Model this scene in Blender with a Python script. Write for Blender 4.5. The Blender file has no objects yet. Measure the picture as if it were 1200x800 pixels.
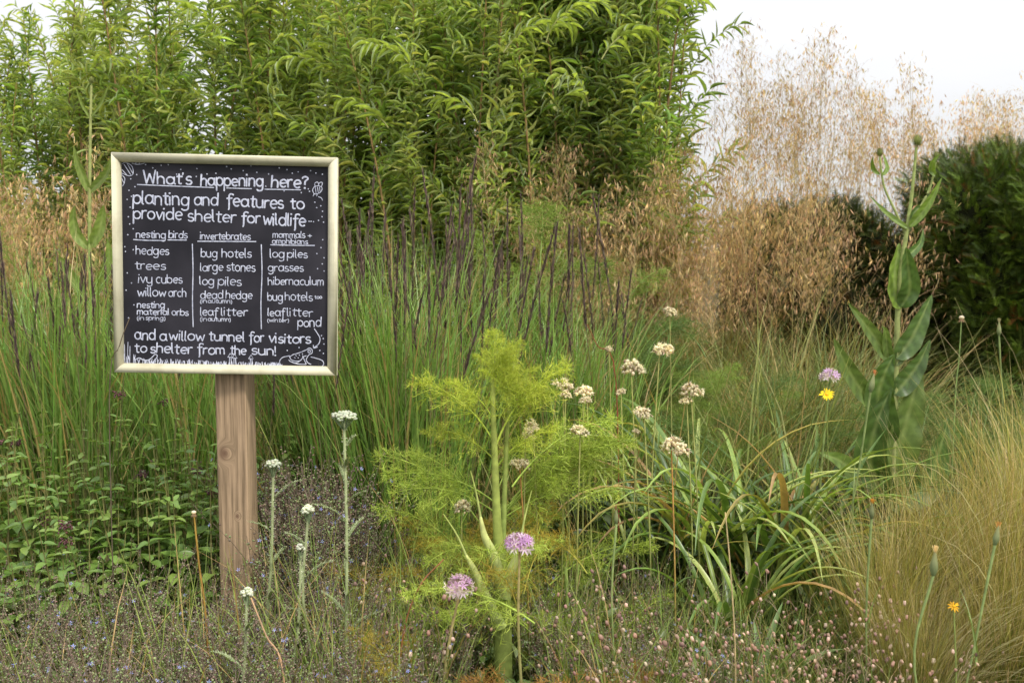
import bpy, math, random
import numpy as np
from mathutils import Matrix, Vector, Euler

sc = bpy.context.scene
COL = sc.collection
R = math.radians
random.seed(7)
rg = np.random.default_rng(7)

# ------------------------------------------------------------------ camera
CAM_H, PITCH, F = 1.20, R(5.0), 1167.0
cd = bpy.data.cameras.new('camera'); cam = bpy.data.objects.new('camera', cd); COL.objects.link(cam)
cam.location = (0, 0, CAM_H); cam.rotation_euler = (R(90) - PITCH, 0, 0)
cd.sensor_width = 36; cd.lens = 35.0; cd.clip_start = 0.05; cd.clip_end = 2000
cd.dof.use_dof = True; cd.dof.focus_distance = 2.7; cd.dof.aperture_fstop = 7.0
sc.camera = cam

# ------------------------------------------------------------------ world: bright overcast
w = bpy.data.worlds.new('World'); sc.world = w; w.use_nodes = True
nt = w.node_tree; nt.nodes.clear()
SUN_EL, SUN_AZ = R(52), R(140)          # azimuth clockwise from +Y (the view direction)
out = nt.nodes.new('ShaderNodeOutputWorld'); bg = nt.nodes.new('ShaderNodeBackground')
sky = nt.nodes.new('ShaderNodeTexSky'); sky.sky_type = 'NISHITA'; sky.sun_disc = False
sky.sun_elevation = SUN_EL; sky.sun_rotation = SUN_AZ
tc = nt.nodes.new('ShaderNodeTexCoord'); mp = nt.nodes.new('ShaderNodeMapping')
mp.inputs['Scale'].default_value = (1.0, 1.0, 3.5)
no = nt.nodes.new('ShaderNodeTexNoise'); no.inputs['Scale'].default_value = 1.6; no.inputs['Detail'].default_value = 5
cr = nt.nodes.new('ShaderNodeValToRGB')
cr.color_ramp.elements[0].position = 0.30; cr.color_ramp.elements[0].color = (0.78, 0.79, 0.84, 1)
cr.color_ramp.elements[1].position = 0.68; cr.color_ramp.elements[1].color = (0.97, 0.965, 0.97, 1)
vm = nt.nodes.new('ShaderNodeVectorMath'); vm.operation = 'SCALE'
# the standard overcast sky: brightness rises smoothly from the horizon to the zenith as 1 + 2 sin(elevation)
sx_ = nt.nodes.new('ShaderNodeSeparateXYZ'); el = nt.nodes.new('ShaderNodeMath'); el.operation = 'MULTIPLY_ADD'; el.use_clamp = False
el.inputs[1].default_value = 2 * 6.8; el.inputs[2].default_value = 6.8; mxz = nt.nodes.new('ShaderNodeMath'); mxz.operation = 'MAXIMUM'; mxz.inputs[1].default_value = 0.0
nt.links.new(tc.outputs['Generated'], sx_.inputs[0]); nt.links.new(sx_.outputs['Z'], mxz.inputs[0]); nt.links.new(mxz.outputs[0], el.inputs[0]); nt.links.new(el.outputs[0], vm.inputs['Scale'])
mx = nt.nodes.new('ShaderNodeMix'); mx.data_type = 'RGBA'; mx.inputs['Factor'].default_value = 0.90
nt.links.new(tc.outputs['Generated'], mp.inputs['Vector']); nt.links.new(mp.outputs[0], no.inputs['Vector'])
nt.links.new(no.outputs['Fac'], cr.inputs[0]); nt.links.new(cr.outputs[0], vm.inputs[0])
nt.links.new(sky.outputs[0], mx.inputs['A']); nt.links.new(vm.outputs[0], mx.inputs['B'])
nt.links.new(mx.outputs['Result'], bg.inputs['Color']); bg.inputs['Strength'].default_value = 0.100
nt.links.new(bg.outputs[0], out.inputs['Surface'])

sl = bpy.data.lights.new('sun', 'SUN'); sl.energy = 2.6; sl.angle = R(9); sl.color = (1.0, 0.95, 0.86)
so = bpy.data.objects.new('sun', sl); COL.objects.link(so)
sd = Vector((math.sin(SUN_AZ) * math.cos(SUN_EL), math.cos(SUN_AZ) * math.cos(SUN_EL), math.sin(SUN_EL)))
so.rotation_euler = sd.to_track_quat('Z', 'Y').to_euler(); so.location = sd * 30

sc.view_settings.view_transform = 'Standard'; sc.view_settings.look = 'None'
sc.view_settings.exposure = 0.30; sc.view_settings.gamma = 1.0
sc.cycles.max_bounces = 5; sc.cycles.diffuse_bounces = 2; sc.cycles.glossy_bounces = 1; sc.cycles.transmission_bounces = 3

def P(px, py, Y):
    """the point at distance Y that lies on that line of sight"""
    v = (400 - py) / F; t = Y / (math.cos(PITCH) + v * math.sin(PITCH))
    return np.array([(px - 600) / F * t, Y, CAM_H + t * (-math.sin(PITCH) + v * math.cos(PITCH))])

# ------------------------------------------------------------------ materials
MATS = {}
def nodes(name):
    m = bpy.data.materials.new(name); m.use_nodes = True; t = m.node_tree; t.nodes.clear()
    o = t.nodes.new('ShaderNodeOutputMaterial'); MATS[name] = m
    return m, t, o
def leaf_material(name, trans=0.3, rough=0.5, spec=0.35, back=None, scale=40.0, var=0.35, gain=1.12, warm=(1.0, 1.0, 1.0)):
    m, t, o = nodes(name)
    at = t.nodes.new('ShaderNodeAttribute'); at.attribute_name = 'Col'
    oi = t.nodes.new('ShaderNodeObjectInfo'); tcn = t.nodes.new('ShaderNodeTexCoord')
    n = t.nodes.new('ShaderNodeTexNoise'); n.inputs['Scale'].default_value = scale; n.inputs['Detail'].default_value = 3
    t.links.new(tcn.outputs['Object'], n.inputs['Vector'])
    mr = t.nodes.new('ShaderNodeMapRange'); mr.inputs['From Min'].default_value = .25; mr.inputs['From Max'].default_value = .75
    mr.inputs['To Min'].default_value = 1 - var; mr.inputs['To Max'].default_value = 1 + var
    t.links.new(n.outputs['Fac'], mr.inputs['Value'])
    mr2 = t.nodes.new('ShaderNodeMapRange'); mr2.inputs['To Min'].default_value = .82 * gain; mr2.inputs['To Max'].default_value = 1.18 * gain
    t.links.new(oi.outputs['Random'], mr2.inputs['Value'])
    mu = t.nodes.new('ShaderNodeMath'); mu.operation = 'MULTIPLY'
    t.links.new(mr.outputs[0], mu.inputs[0]); t.links.new(mr2.outputs[0], mu.inputs[1])
    vs = t.nodes.new('ShaderNodeVectorMath'); vs.operation = 'SCALE'
    t.links.new(at.outputs['Color'], vs.inputs[0]); t.links.new(mu.outputs[0], vs.inputs['Scale'])
    wm = t.nodes.new('ShaderNodeVectorMath'); wm.operation = 'MULTIPLY'; wm.inputs[1].default_value = warm
    t.links.new(vs.outputs[0], wm.inputs[0]); col = wm.outputs[0]
    if back:
        ge = t.nodes.new('ShaderNodeNewGeometry'); mxx = t.nodes.new('ShaderNodeMix'); mxx.data_type = 'RGBA'
        mxx.inputs['B'].default_value = (*back, 1)
        ml = t.nodes.new('ShaderNodeMath'); ml.operation = 'MULTIPLY'; ml.inputs[1].default_value = .7
        t.links.new(ge.outputs['Backfacing'], ml.inputs[0]); t.links.new(ml.outputs[0], mxx.inputs['Factor'])
        t.links.new(col, mxx.inputs['A']); col = mxx.outputs['Result']
    p = t.nodes.new('ShaderNodeBsdfPrincipled'); p.inputs['Roughness'].default_value = rough
    p.inputs['Specular IOR Level'].default_value = spec
    t.links.new(col, p.inputs['Base Color'])
    if trans > 0:
        tr = t.nodes.new('ShaderNodeBsdfTranslucent'); hs = t.nodes.new('ShaderNodeVectorMath'); hs.operation = 'MULTIPLY'
        hs.inputs[1].default_value = (1.5, 1.55, 0.7); t.links.new(col, hs.inputs[0]); t.links.new(hs.outputs[0], tr.inputs['Color'])
        ms = t.nodes.new('ShaderNodeMixShader'); ms.inputs[0].default_value = trans
        t.links.new(p.outputs[0], ms.inputs[1]); t.links.new(tr.outputs[0], ms.inputs[2]); t.links.new(ms.outputs[0], o.inputs[0])
    else:
        t.links.new(p.outputs[0], o.inputs[0])
    return m
M_leaf = leaf_material('leaf_tissue', .26, .36, .5, var=.2, warm=(1.10, 1.0, .84))
M_willow = leaf_material('willow_leaf_tissue', .44, .38, .5, back=(.34, .41, .26), gain=1.72, warm=(1.10, 1.0, .88))
M_fine = leaf_material('fine_foliage', .26, .6, .2, gain=1.1, warm=(1.10, 1.0, .84))
M_stem = leaf_material('stem_tissue', 0.0, .6, .25, gain=1.15, warm=(1.12, 1.0, .9))
M_dry = leaf_material('dry_straw', .3, .7, .15)
M_petal = leaf_material('petal_tissue', .3, .7, .1, var=.15, gain=1.08)
M_yew = leaf_material('yew_needles', .12, .5, .3, gain=1.05, warm=(1.2, 1., .75))
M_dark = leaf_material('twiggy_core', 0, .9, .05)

# ------------------------------------------------------------------ geometry accumulator
def nrm(v): return v / np.maximum(np.linalg.norm(v, axis=-1, keepdims=True), 1e-9)
class G:
    def __init__(s): s.V, s.Q, s.T, s.C, s.n = [], [], [], [], 0
    def add(s, V, C, Q=None, T=None):
        V = np.asarray(V, float).reshape(-1, 3); C = np.broadcast_to(np.asarray(C, float), V.shape)
        if Q is not None and len(Q): s.Q.append(np.asarray(Q).reshape(-1, 4) + s.n)
        if T is not None and len(T): s.T.append(np.asarray(T).reshape(-1, 3) + s.n)
        s.V.append(V); s.C.append(C); s.n += len(V)
    def mesh(s, name, mat, smooth=True):
        V = np.concatenate(s.V); C = np.concatenate(s.C)
        Q = np.concatenate(s.Q) if s.Q else np.zeros((0, 4), int); T = np.concatenate(s.T) if s.T else np.zeros((0, 3), int)
        m = bpy.data.meshes.new(name); m.vertices.add(len(V)); m.vertices.foreach_set('co', V.ravel().astype(np.float32))
        nl = Q.size + T.size; m.loops.add(nl); m.polygons.add(len(Q) + len(T))
        m.loops.foreach_set('vertex_index', np.concatenate([Q.ravel(), T.ravel()]).astype(np.int32))
        st = np.concatenate([np.arange(len(Q)) * 4, Q.size + np.arange(len(T)) * 3]).astype(np.int32)
        m.polygons.foreach_set('loop_start', st)
        m.polygons.foreach_set('use_smooth', np.full(len(st), smooth, bool))
        a = m.attributes.new('Col', 'FLOAT_COLOR', 'POINT')
        a.data.foreach_set('color', np.concatenate([C, np.ones((len(C), 1))], 1).ravel().astype(np.float32))
        m.materials.append(mat); m.update(calc_edges=True); return m
    def get(s):
        return (np.concatenate(s.V), np.concatenate(s.Q) if s.Q else np.zeros((0, 4), int),
                np.concatenate(s.T) if s.T else np.zeros((0, 3), int), np.concatenate(s.C))
    # N ribbons of K points
    def ribbon(s, Pt, W, S, C, fold=0.0):
        N, K, _ = Pt.shape; W = np.broadcast_to(W, (N, K))[..., None]; S = np.broadcast_to(S, Pt.shape)
        C = np.broadcast_to(C, Pt.shape)
        if fold:
            T_ = nrm(np.gradient(Pt, axis=1)); Nn = nrm(np.cross(S, T_))
            V = np.stack([Pt - S * W / 2 + Nn * W * fold, Pt, Pt + S * W / 2 + Nn * W * fold], 2); m = 3
        else:
            V = np.stack([Pt - S * W / 2, Pt + S * W / 2], 2); m = 2
        idx = np.arange(N * K * m).reshape(N, K, m); q = []
        for j in range(m - 1):
            q.append(np.stack([idx[:, :-1, j], idx[:, :-1, j + 1], idx[:, 1:, j + 1], idx[:, 1:, j]], -1).reshape(-1, 4))
        s.add(V.reshape(-1, 3), np.repeat(C[:, :, None, :], m, 2).reshape(-1, 3), Q=np.concatenate(q))
    def tube(s, Pt, Rr, C, sides=4):
        N, K, _ = Pt.shape; Rr = np.broadcast_to(Rr, (N, K)); C = np.broadcast_to(C, Pt.shape)
        T_ = nrm(np.gradient(Pt, axis=1)); ref = np.where(np.abs(T_[..., 2:3]) > .9, np.array([1., 0, 0]), np.array([0, 0, 1.]))
        A_ = nrm(np.cross(T_, ref)); B_ = np.cross(T_, A_)
        an = np.arange(sides) / sides * 2 * np.pi
        V = Pt[:, :, None] + Rr[:, :, None, None] * (np.cos(an)[:, None] * A_[:, :, None] + np.sin(an)[:, None] * B_[:, :, None])
        idx = np.arange(N * K * sides).reshape(N, K, sides); nx = np.roll(idx, -1, 2)
        q = np.stack([idx[:, :-1], nx[:, :-1], nx[:, 1:], idx[:, 1:]], -1).reshape(-1, 4)
        s.add(V.reshape(-1, 3), np.repeat(C[:, :, None, :], sides, 2).reshape(-1, 3), Q=q)
    # template (V,Q,T,C) placed N times
    def inst(s, tpl, mats, pos, tint=None):
        V, Q, T, C = tpl; N = len(pos)
        VV = np.einsum('nij,vj->nvi', mats, V) + pos[:, None]
        CC = np.broadcast_to(C, (N,) + C.shape)
        if tint is not None: CC = CC * tint[:, None]
        off = (np.arange(N) * len(V))[:, None, None]
        s.add(VV.reshape(-1, 3), CC.reshape(-1, 3), Q=(Q[None] + off).reshape(-1, 4) if len(Q) else None,
              T=(T[None] + off).reshape(-1, 3) if len(T) else None)

def frame(d, up, sx=1., sy=1., sz=1.):
    """matrices whose x axis follows d, z axis leans to up"""
    d = nrm(d); y = nrm(np.cross(up, d)); z = np.cross(d, y)
    N = len(d); sx, sy, sz = [np.broadcast_to(a, (N,))[:, None] for a in (sx, sy, sz)]
    return np.stack([d * sx, y * sy, z * sz], -1)
def arc(base, az, L, th0, th1, K=7, pw=1.5, wob=0.0, rng=rg):
    """paths that leave base at th0 from the vertical and end at th1"""
    N = len(base); t = np.linspace(0, 1, K); az = np.broadcast_to(az, (N,)); L = np.broadcast_to(L, (N,))
    th0 = np.broadcast_to(th0, (N,)); th1 = np.broadcast_to(th1, (N,))
    tm = (t[1:] + t[:-1]) / 2; th = th0[:, None] + (th1 - th0)[:, None] * tm ** pw
    a = az[:, None] + (rng.normal(0, wob, (N, K - 1)).cumsum(1) if wob else 0 * tm)
    ds = (L / (K - 1))[:, None]
    step = np.stack([np.sin(th) * np.cos(a) * ds, np.sin(th) * np.sin(a) * ds, np.cos(th) * ds], -1)
    return np.concatenate([np.zeros((N, 1, 3)), step.cumsum(1)], 1) + base[:, None]
def jit(c, N, a=.2, rng=rg):
    c = np.asarray(c, float); return np.clip(c * (1 + rng.uniform(-a, a, (N, 1))) * (1 + rng.uniform(-a / 3, a / 3, (N, 3))), 0, 1)
def U(a, b, n=None, rng=rg): return rng.uniform(a, b, n)
def grad(c0, c1, N, K, pw=1.0):
    t = np.linspace(0, 1, K)[None, :, None] ** pw
    c0 = np.broadcast_to(np.asarray(c0, float), (N, 3))[:, None]; c1 = np.broadcast_to(np.asarray(c1, float), (N, 3))[:, None]
    return c0 * (1 - t) + c1 * t
def horiz(az): return np.stack([-np.sin(az), np.cos(az), 0 * az], -1)
def smooth(pts, n=12):
    pts = np.asarray(pts, float); k = len(pts)
    if k == 2: return pts[0] + (pts[1] - pts[0]) * np.linspace(0, 1, n)[:, None]
    q = np.vstack([2 * pts[0] - pts[1], pts, 2 * pts[-1] - pts[-2]]); r = []
    for u in np.linspace(0, k - 1 - 1e-6, n):
        i = int(u); f = u - i; a, b, c, d = q[i:i + 4]
        r.append(.5 * (2 * b + (c - a) * f + (2 * a - 5 * b + 4 * c - d) * f * f + (3 * b - a - 3 * c + d) * f ** 3))
    return np.array(r)
def ball(nu=6, nv=4):
    v = [(0, 0, 1)]; q = []; tt = []
    for j in range(1, nv):
        for i in range(nu):
            a = 2 * math.pi * i / nu; b = math.pi * j / nv; v.append((math.sin(b) * math.cos(a), math.sin(b) * math.sin(a), math.cos(b)))
    v.append((0, 0, -1)); e = len(v) - 1
    for i in range(nu):
        tt.append((0, 1 + i, 1 + (i + 1) % nu)); tt.append((e, 1 + (nv - 2) * nu + (i + 1) % nu, 1 + (nv - 2) * nu + i))
        for j in range(nv - 2):
            a = 1 + j * nu; q.append((a + i, a + nu + i, a + nu + (i + 1) % nu, a + (i + 1) % nu))
    v = np.array(v, float); return v, np.array(q).reshape(-1, 4), np.array(tt), np.ones_like(v)
BALL = ball(6, 4); BALLS = ball(5, 3)
def leaf_tpl(K=5, droop=.25, fold=.18, prof=None, c0=(1, 1, 1), c1=(1, 1, 1), ruffle=0.):
    """unit leaf along +x, width 1 in y at its widest"""
    t = np.linspace(0, 1, K); x = t; z = -droop * t ** 2
    wd = prof(t) if prof else np.sin(np.pi * np.clip(t * .92 + .06, 0, 1)) ** .8
    wd[-1] = .02
    g = G(); Pt = np.stack([x, 0 * x, z], -1)[None]
    zz = wd * fold; C = grad(c0, c1, 1, K)[0]
    V = np.stack([np.stack([x, -wd / 2, z + zz + ruffle * np.sin(t * 20)], -1), np.stack([x, 0 * x, z], -1), np.stack([x, wd / 2, z + zz + ruffle * np.cos(t * 17)], -1)], 1)
    idx = np.arange(K * 3).reshape(K, 3)
    q = np.concatenate([np.stack([idx[:-1, j], idx[:-1, j + 1], idx[1:, j + 1], idx[1:, j]], -1) for j in (0, 1)])
    return V.reshape(-1, 3), q, np.zeros((0, 3), int), np.repeat(C, 3, 0)

# ------------------------------------------------------------------ objects
def link(name, mesh, parent=None, loc=(0, 0, 0), rot=(0, 0, 0), scale=1.0, kind=None, label=None):
    o = bpy.data.objects.new(name, mesh); COL.objects.link(o); o.location = loc; o.rotation_euler = rot
    o.scale = (scale,) * 3 if isinstance(scale, (int, float)) else scale
    if parent: o.parent = parent
    if kind: o['kind'] = kind
    if label: o['label'] = label
    return o
def thing(name, label, cat, loc=(0, 0, 0), rz=0.0, group=None, scale=1.0, kind=None):
    o = link(name, None, None, loc, (0, 0, rz), scale); o.empty_display_size = .05
    o['label'] = label; o['category'] = cat
    if group: o['group'] = group
    if kind: o['kind'] = kind
    return o
def tag(o, label, cat, group=None):
    o['label'] = label; o['category'] = cat
    if group: o['group'] = group
    return o
def copy_tree(o, parent=None):
    c = o.copy(); COL.objects.link(c); c.parent = parent
    for ch in list(o.children): copy_tree(ch, c)
    return c

# ================================================================== SETTING: ground
def make_ground():
    m, t, o = nodes('soil_and_turf')
    tcn = t.nodes.new('ShaderNodeTexCoord'); n1 = t.nodes.new('ShaderNodeTexNoise'); n1.inputs['Scale'].default_value = 1.3; n1.inputs['Detail'].default_value = 8
    n2 = t.nodes.new('ShaderNodeTexNoise'); n2.inputs['Scale'].default_value = 35; n2.inputs['Detail'].default_value = 6
    c = t.nodes.new('ShaderNodeValToRGB'); c.color_ramp.elements[0].color = (.045, .032, .02, 1); c.color_ramp.elements[1].color = (.05, .075, .02, 1)
    c.color_ramp.elements[0].position = .4; c.color_ramp.elements[1].position = .6
    mxx = t.nodes.new('ShaderNodeMix'); mxx.data_type = 'RGBA'; mxx.blend_type = 'MULTIPLY'; mxx.inputs['Factor'].default_value = .6
    bp = t.nodes.new('ShaderNodeBump'); bp.inputs['Strength'].default_value = .6; bp.inputs['Distance'].default_value = .03
    p = t.nodes.new('ShaderNodeBsdfPrincipled'); p.inputs['Roughness'].default_value = .95
    t.links.new(tcn.outputs['Object'], n1.inputs['Vector']); t.links.new(tcn.outputs['Object'], n2.inputs['Vector'])
    t.links.new(n1.outputs['Fac'], c.inputs[0]); t.links.new(c.outputs[0], mxx.inputs['A']); t.links.new(n2.outputs['Color'], mxx.inputs['B'])
    t.links.new(mxx.outputs['Result'], p.inputs['Base Color']); t.links.new(n2.outputs['Fac'], bp.inputs['Height']); t.links.new(bp.outputs[0], p.inputs['Normal'])
    t.links.new(p.outputs[0], o.inputs[0])
    xs = np.concatenate([[-900, -200, -40], np.linspace(-12, 12, 49), [40, 200, 900]])
    ys = np.concatenate([[-900, -100, -20], np.linspace(-4, 20, 49), [50, 200, 900]])
    X, Y = np.meshgrid(xs, ys); near = np.exp(-((X / 9) ** 2 + ((Y - 6) / 9) ** 2) ** 2)
    Z = near * (.03 * np.sin(X * 2.1 + 1) * np.cos(Y * 1.7) + .02 * np.sin(X * 5.3 + Y * 3.9)) - .02
    g = G(); n = len(xs); i = np.arange(len(ys) * n).reshape(len(ys), n)
    g.add(np.stack([X, Y, Z], -1), (1, 1, 1), Q=np.stack([i[:-1, :-1], i[:-1, 1:], i[1:, 1:], i[1:, :-1]], -1).reshape(-1, 4))
    link('ground', g.mesh('ground', m), kind='structure')
make_ground()

# ================================================================== NOTICE BOARD
GL = {}
def A(cx, cy, rx, ry, a0, a1, n=11):
    return [(cx + rx * math.cos(R(a)), cy + ry * math.sin(R(a))) for a in np.linspace(a0, a1, n)]
def dot(x, y, r=.05): return A(x, y, r, r, 0, 360, 6)
o_ = A(.42, .5, .42, .5, 60, 420, 15)
GL['a'] = ([o_, [(.84, 1), (.84, .2), (.96, 0)]], 1.12); GL['b'] = ([[(0, 1.8), (0, .02)], o_], 1.02)
GL['c'] = ([A(.42, .5, .42, .5, 55, 305)], .9); GL['d'] = ([o_, [(.84, 1.8), (.84, 0)]], 1.1)
GL['e'] = ([[(.03, .47), (.8, .56)] + A(.42, .5, .4, .5, 10, 310)], .98)
GL['f'] = ([A(.55, 1.45, .28, .33, 30, 180, 7) + [(.27, 1.2), (.25, -.4), (.18, -.6)], [(0, .95), (.62, 1.0)]], .75)
GL['g'] = ([o_, [(.84, 1), (.84, -.25)] + A(.44, -.32, .4, .38, 0, -150, 8)], 1.12)
GL['h'] = ([[(0, 1.8), (0, 0)], [(0, .55)] + A(.36, .62, .36, .38, 170, 0, 8) + [(.72, 0)]], .98)
GL['i'] = ([[(0, 1), (0, 0)], dot(0, 1.62)], .32); GL['l'] = ([[(0, 1.8), (0, .15), (.14, 0)]], .38)
GL['m'] = ([[(0, 1), (0, 0)], [(0, .6)] + A(.27, .68, .27, .32, 170, 0, 7) + [(.54, 0)], [(.54, .6)] + A(.81, .68, .27, .32, 170, 0, 7) + [(1.08, 0)]], 1.34)
GL['n'] = ([[(0, 1), (0, 0)], [(0, .55)] + A(.36, .62, .36, .38, 170, 0, 8) + [(.72, 0)]], .98)
GL['o'] = ([o_], 1.02); GL['p'] = ([[(0, 1), (0, -.75)], o_], 1.02)
GL['r'] = ([[(0, 1), (0, 0)], [(0, .5)] + A(.36, .6, .36, .4, 170, 65, 6)], .68)
GL['s'] = ([A(.33, .74, .29, .26, 40, 250, 8) + A(.31, .26, .32, .26, 80, -150, 9)], .8)
GL['t'] = ([[(.25, 1.5), (.25, .2)] + A(.42, .17, .17, .16, 190, 310, 5), [(0, 1), (.6, 1.02)]], .72)
GL['u'] = ([[(0, 1), (0, .4)] + A(.38, .38, .38, .38, 190, 350, 7) + [(.76, .5), (.76, 1)], [(.76, 1), (.78, 0)]], 1.02)
GL['v'] = ([[(0, 1), (.36, .0)], [(.36, .0), (.72, 1)]], .9); GL['w'] = ([[(0, 1), (.25, 0)], [(.25, 0), (.52, .8)], [(.52, .8), (.8, 0)], [(.8, 0), (1.05, 1)]], 1.25)
GL['y'] = ([[(0, 1), (0, .4)] + A(.38, .38, .38, .38, 190, 350, 7) + [(.76, 1)], [(.76, 1), (.76, -.25)] + A(.4, -.32, .36, .36, 0, -150, 7)], 1.02)
GL['W'] = ([[(0, 1.95), (.28, 0)], [(.28, 0), (.66, 1.35)], [(.66, 1.35), (1.0, 0)], [(1.0, 0), (1.3, 2.0)]], 1.5)
GL['?'] = ([A(.3, 1.42, .32, .34, 175, -70, 9) + [(.3, .9), (.28, .5)], dot(.28, .02)], .75)
GL["'"] = ([[(0, 1.85), (-.06, 1.5)]], .3); GL['!'] = ([[(0, 1.75), (0, .5)], dot(0, .02)], .3)
GL['('] = ([A(.5, .5, .5, 1.0, 120, 240, 6)], .4); GL[')'] = ([A(-.2, .5, .5, 1.0, 60, -60, 6)], .45)
GL['+'] = ([[(0, .5), (.8, .5)], [(.4, .1), (.4, .9)]], .9)
BW, BH, RAIL = .578, .568, .0245
corn = np.array([(32, 25), (795, 50), (787, 775), (42, 765)], float)
def b2l(x, y):
    u, v = .5, .5
    for _ in range(8):
        p = (1 - u) * (1 - v) * corn[0] + u * (1 - v) * corn[1] + u * v * corn[2] + (1 - u) * v * corn[3]
        du = (1 - v) * (corn[1] - corn[0]) + v * (corn[2] - corn[3]); dv = (1 - u) * (corn[3] - corn[0]) + u * (corn[2] - corn[1])
        s_ = np.linalg.solve(np.stack([du, dv], 1), np.array([x, y]) - p); u += s_[0]; v += s_[1]
    return (u - .5) * BW, (.5 - v) * BH
def ink(g, pts, wpx, raise_=.0006):
    """a brush stroke through zoom-pixel points, as low relief on the board (board plane = local xz, front = -y)"""
    q = np.array([b2l(*p) for p in pts]); k = len(q)
    if k < 2: return
    keep = [0] + [i for i in range(1, k) if np.linalg.norm(q[i] - q[i - 1]) > 1e-5]; q = q[keep]
    if len(q) < 2: return
    T_ = nrm(np.gradient(q, axis=0)); Nn = np.stack([-T_[:, 1], T_[:, 0]], -1); h = wpx * BW / 763 / 2
    q = np.vstack([q[:1] - T_[:1] * h * .7, q, q[-1:] + T_[-1:] * h * .7]); Nn = np.vstack([Nn[:1] * .35, Nn, Nn[-1:] * .35])
    wv = h * (1 + .12 * np.sin(np.arange(len(q)) * 1.7 + pts[0][0]))[:, None]
    L_, R_ = q + Nn * wv, q - Nn * wv; y0, y1 = -.0008, -.0008 - raise_
    V = np.stack([np.insert(L_, 1, y0, 1), np.insert(q, 1, y1, 1), np.insert(R_, 1, y0, 1)], 1); idx = np.arange(len(q) * 3).reshape(-1, 3)
    Q = np.concatenate([np.stack([idx[:-1, j], idx[:-1, j + 1], idx[1:, j + 1], idx[1:, j]], -1) for j in (0, 1)])
    g.add(V.reshape(-1, 3), (1, 1, 1), Q=Q)
def word(g, s, x0, x1, y0, y1, xh, wpx=None):
    wpx = (wpx or max(2.2, xh * .17)) * random.uniform(.88, .98); xh *= .93; adv = sum(GL[c][1] for c in s) - .18; sx = (x1 - x0) / adv; x = 0
    for c in s:
        st, wd = GL[c]; jy = random.uniform(-.06, .06) * xh; js = random.uniform(.94, 1.06); sl_ = random.uniform(-.03, .07)
        for poly in st:
            pts = []
            for (a, b) in poly:
                b = 1 + (b - 1) * .72 if b > 1 else b * .85 if b < 0 else b
                X = x0 + (x + a + sl_ * b) * sx; yb = y0 + (y1 - y0) * (X - x0) / (x1 - x0); pts.append((X, yb + jy - b * xh * js))
            ink(g, pts, wpx)
        x += wd
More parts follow.
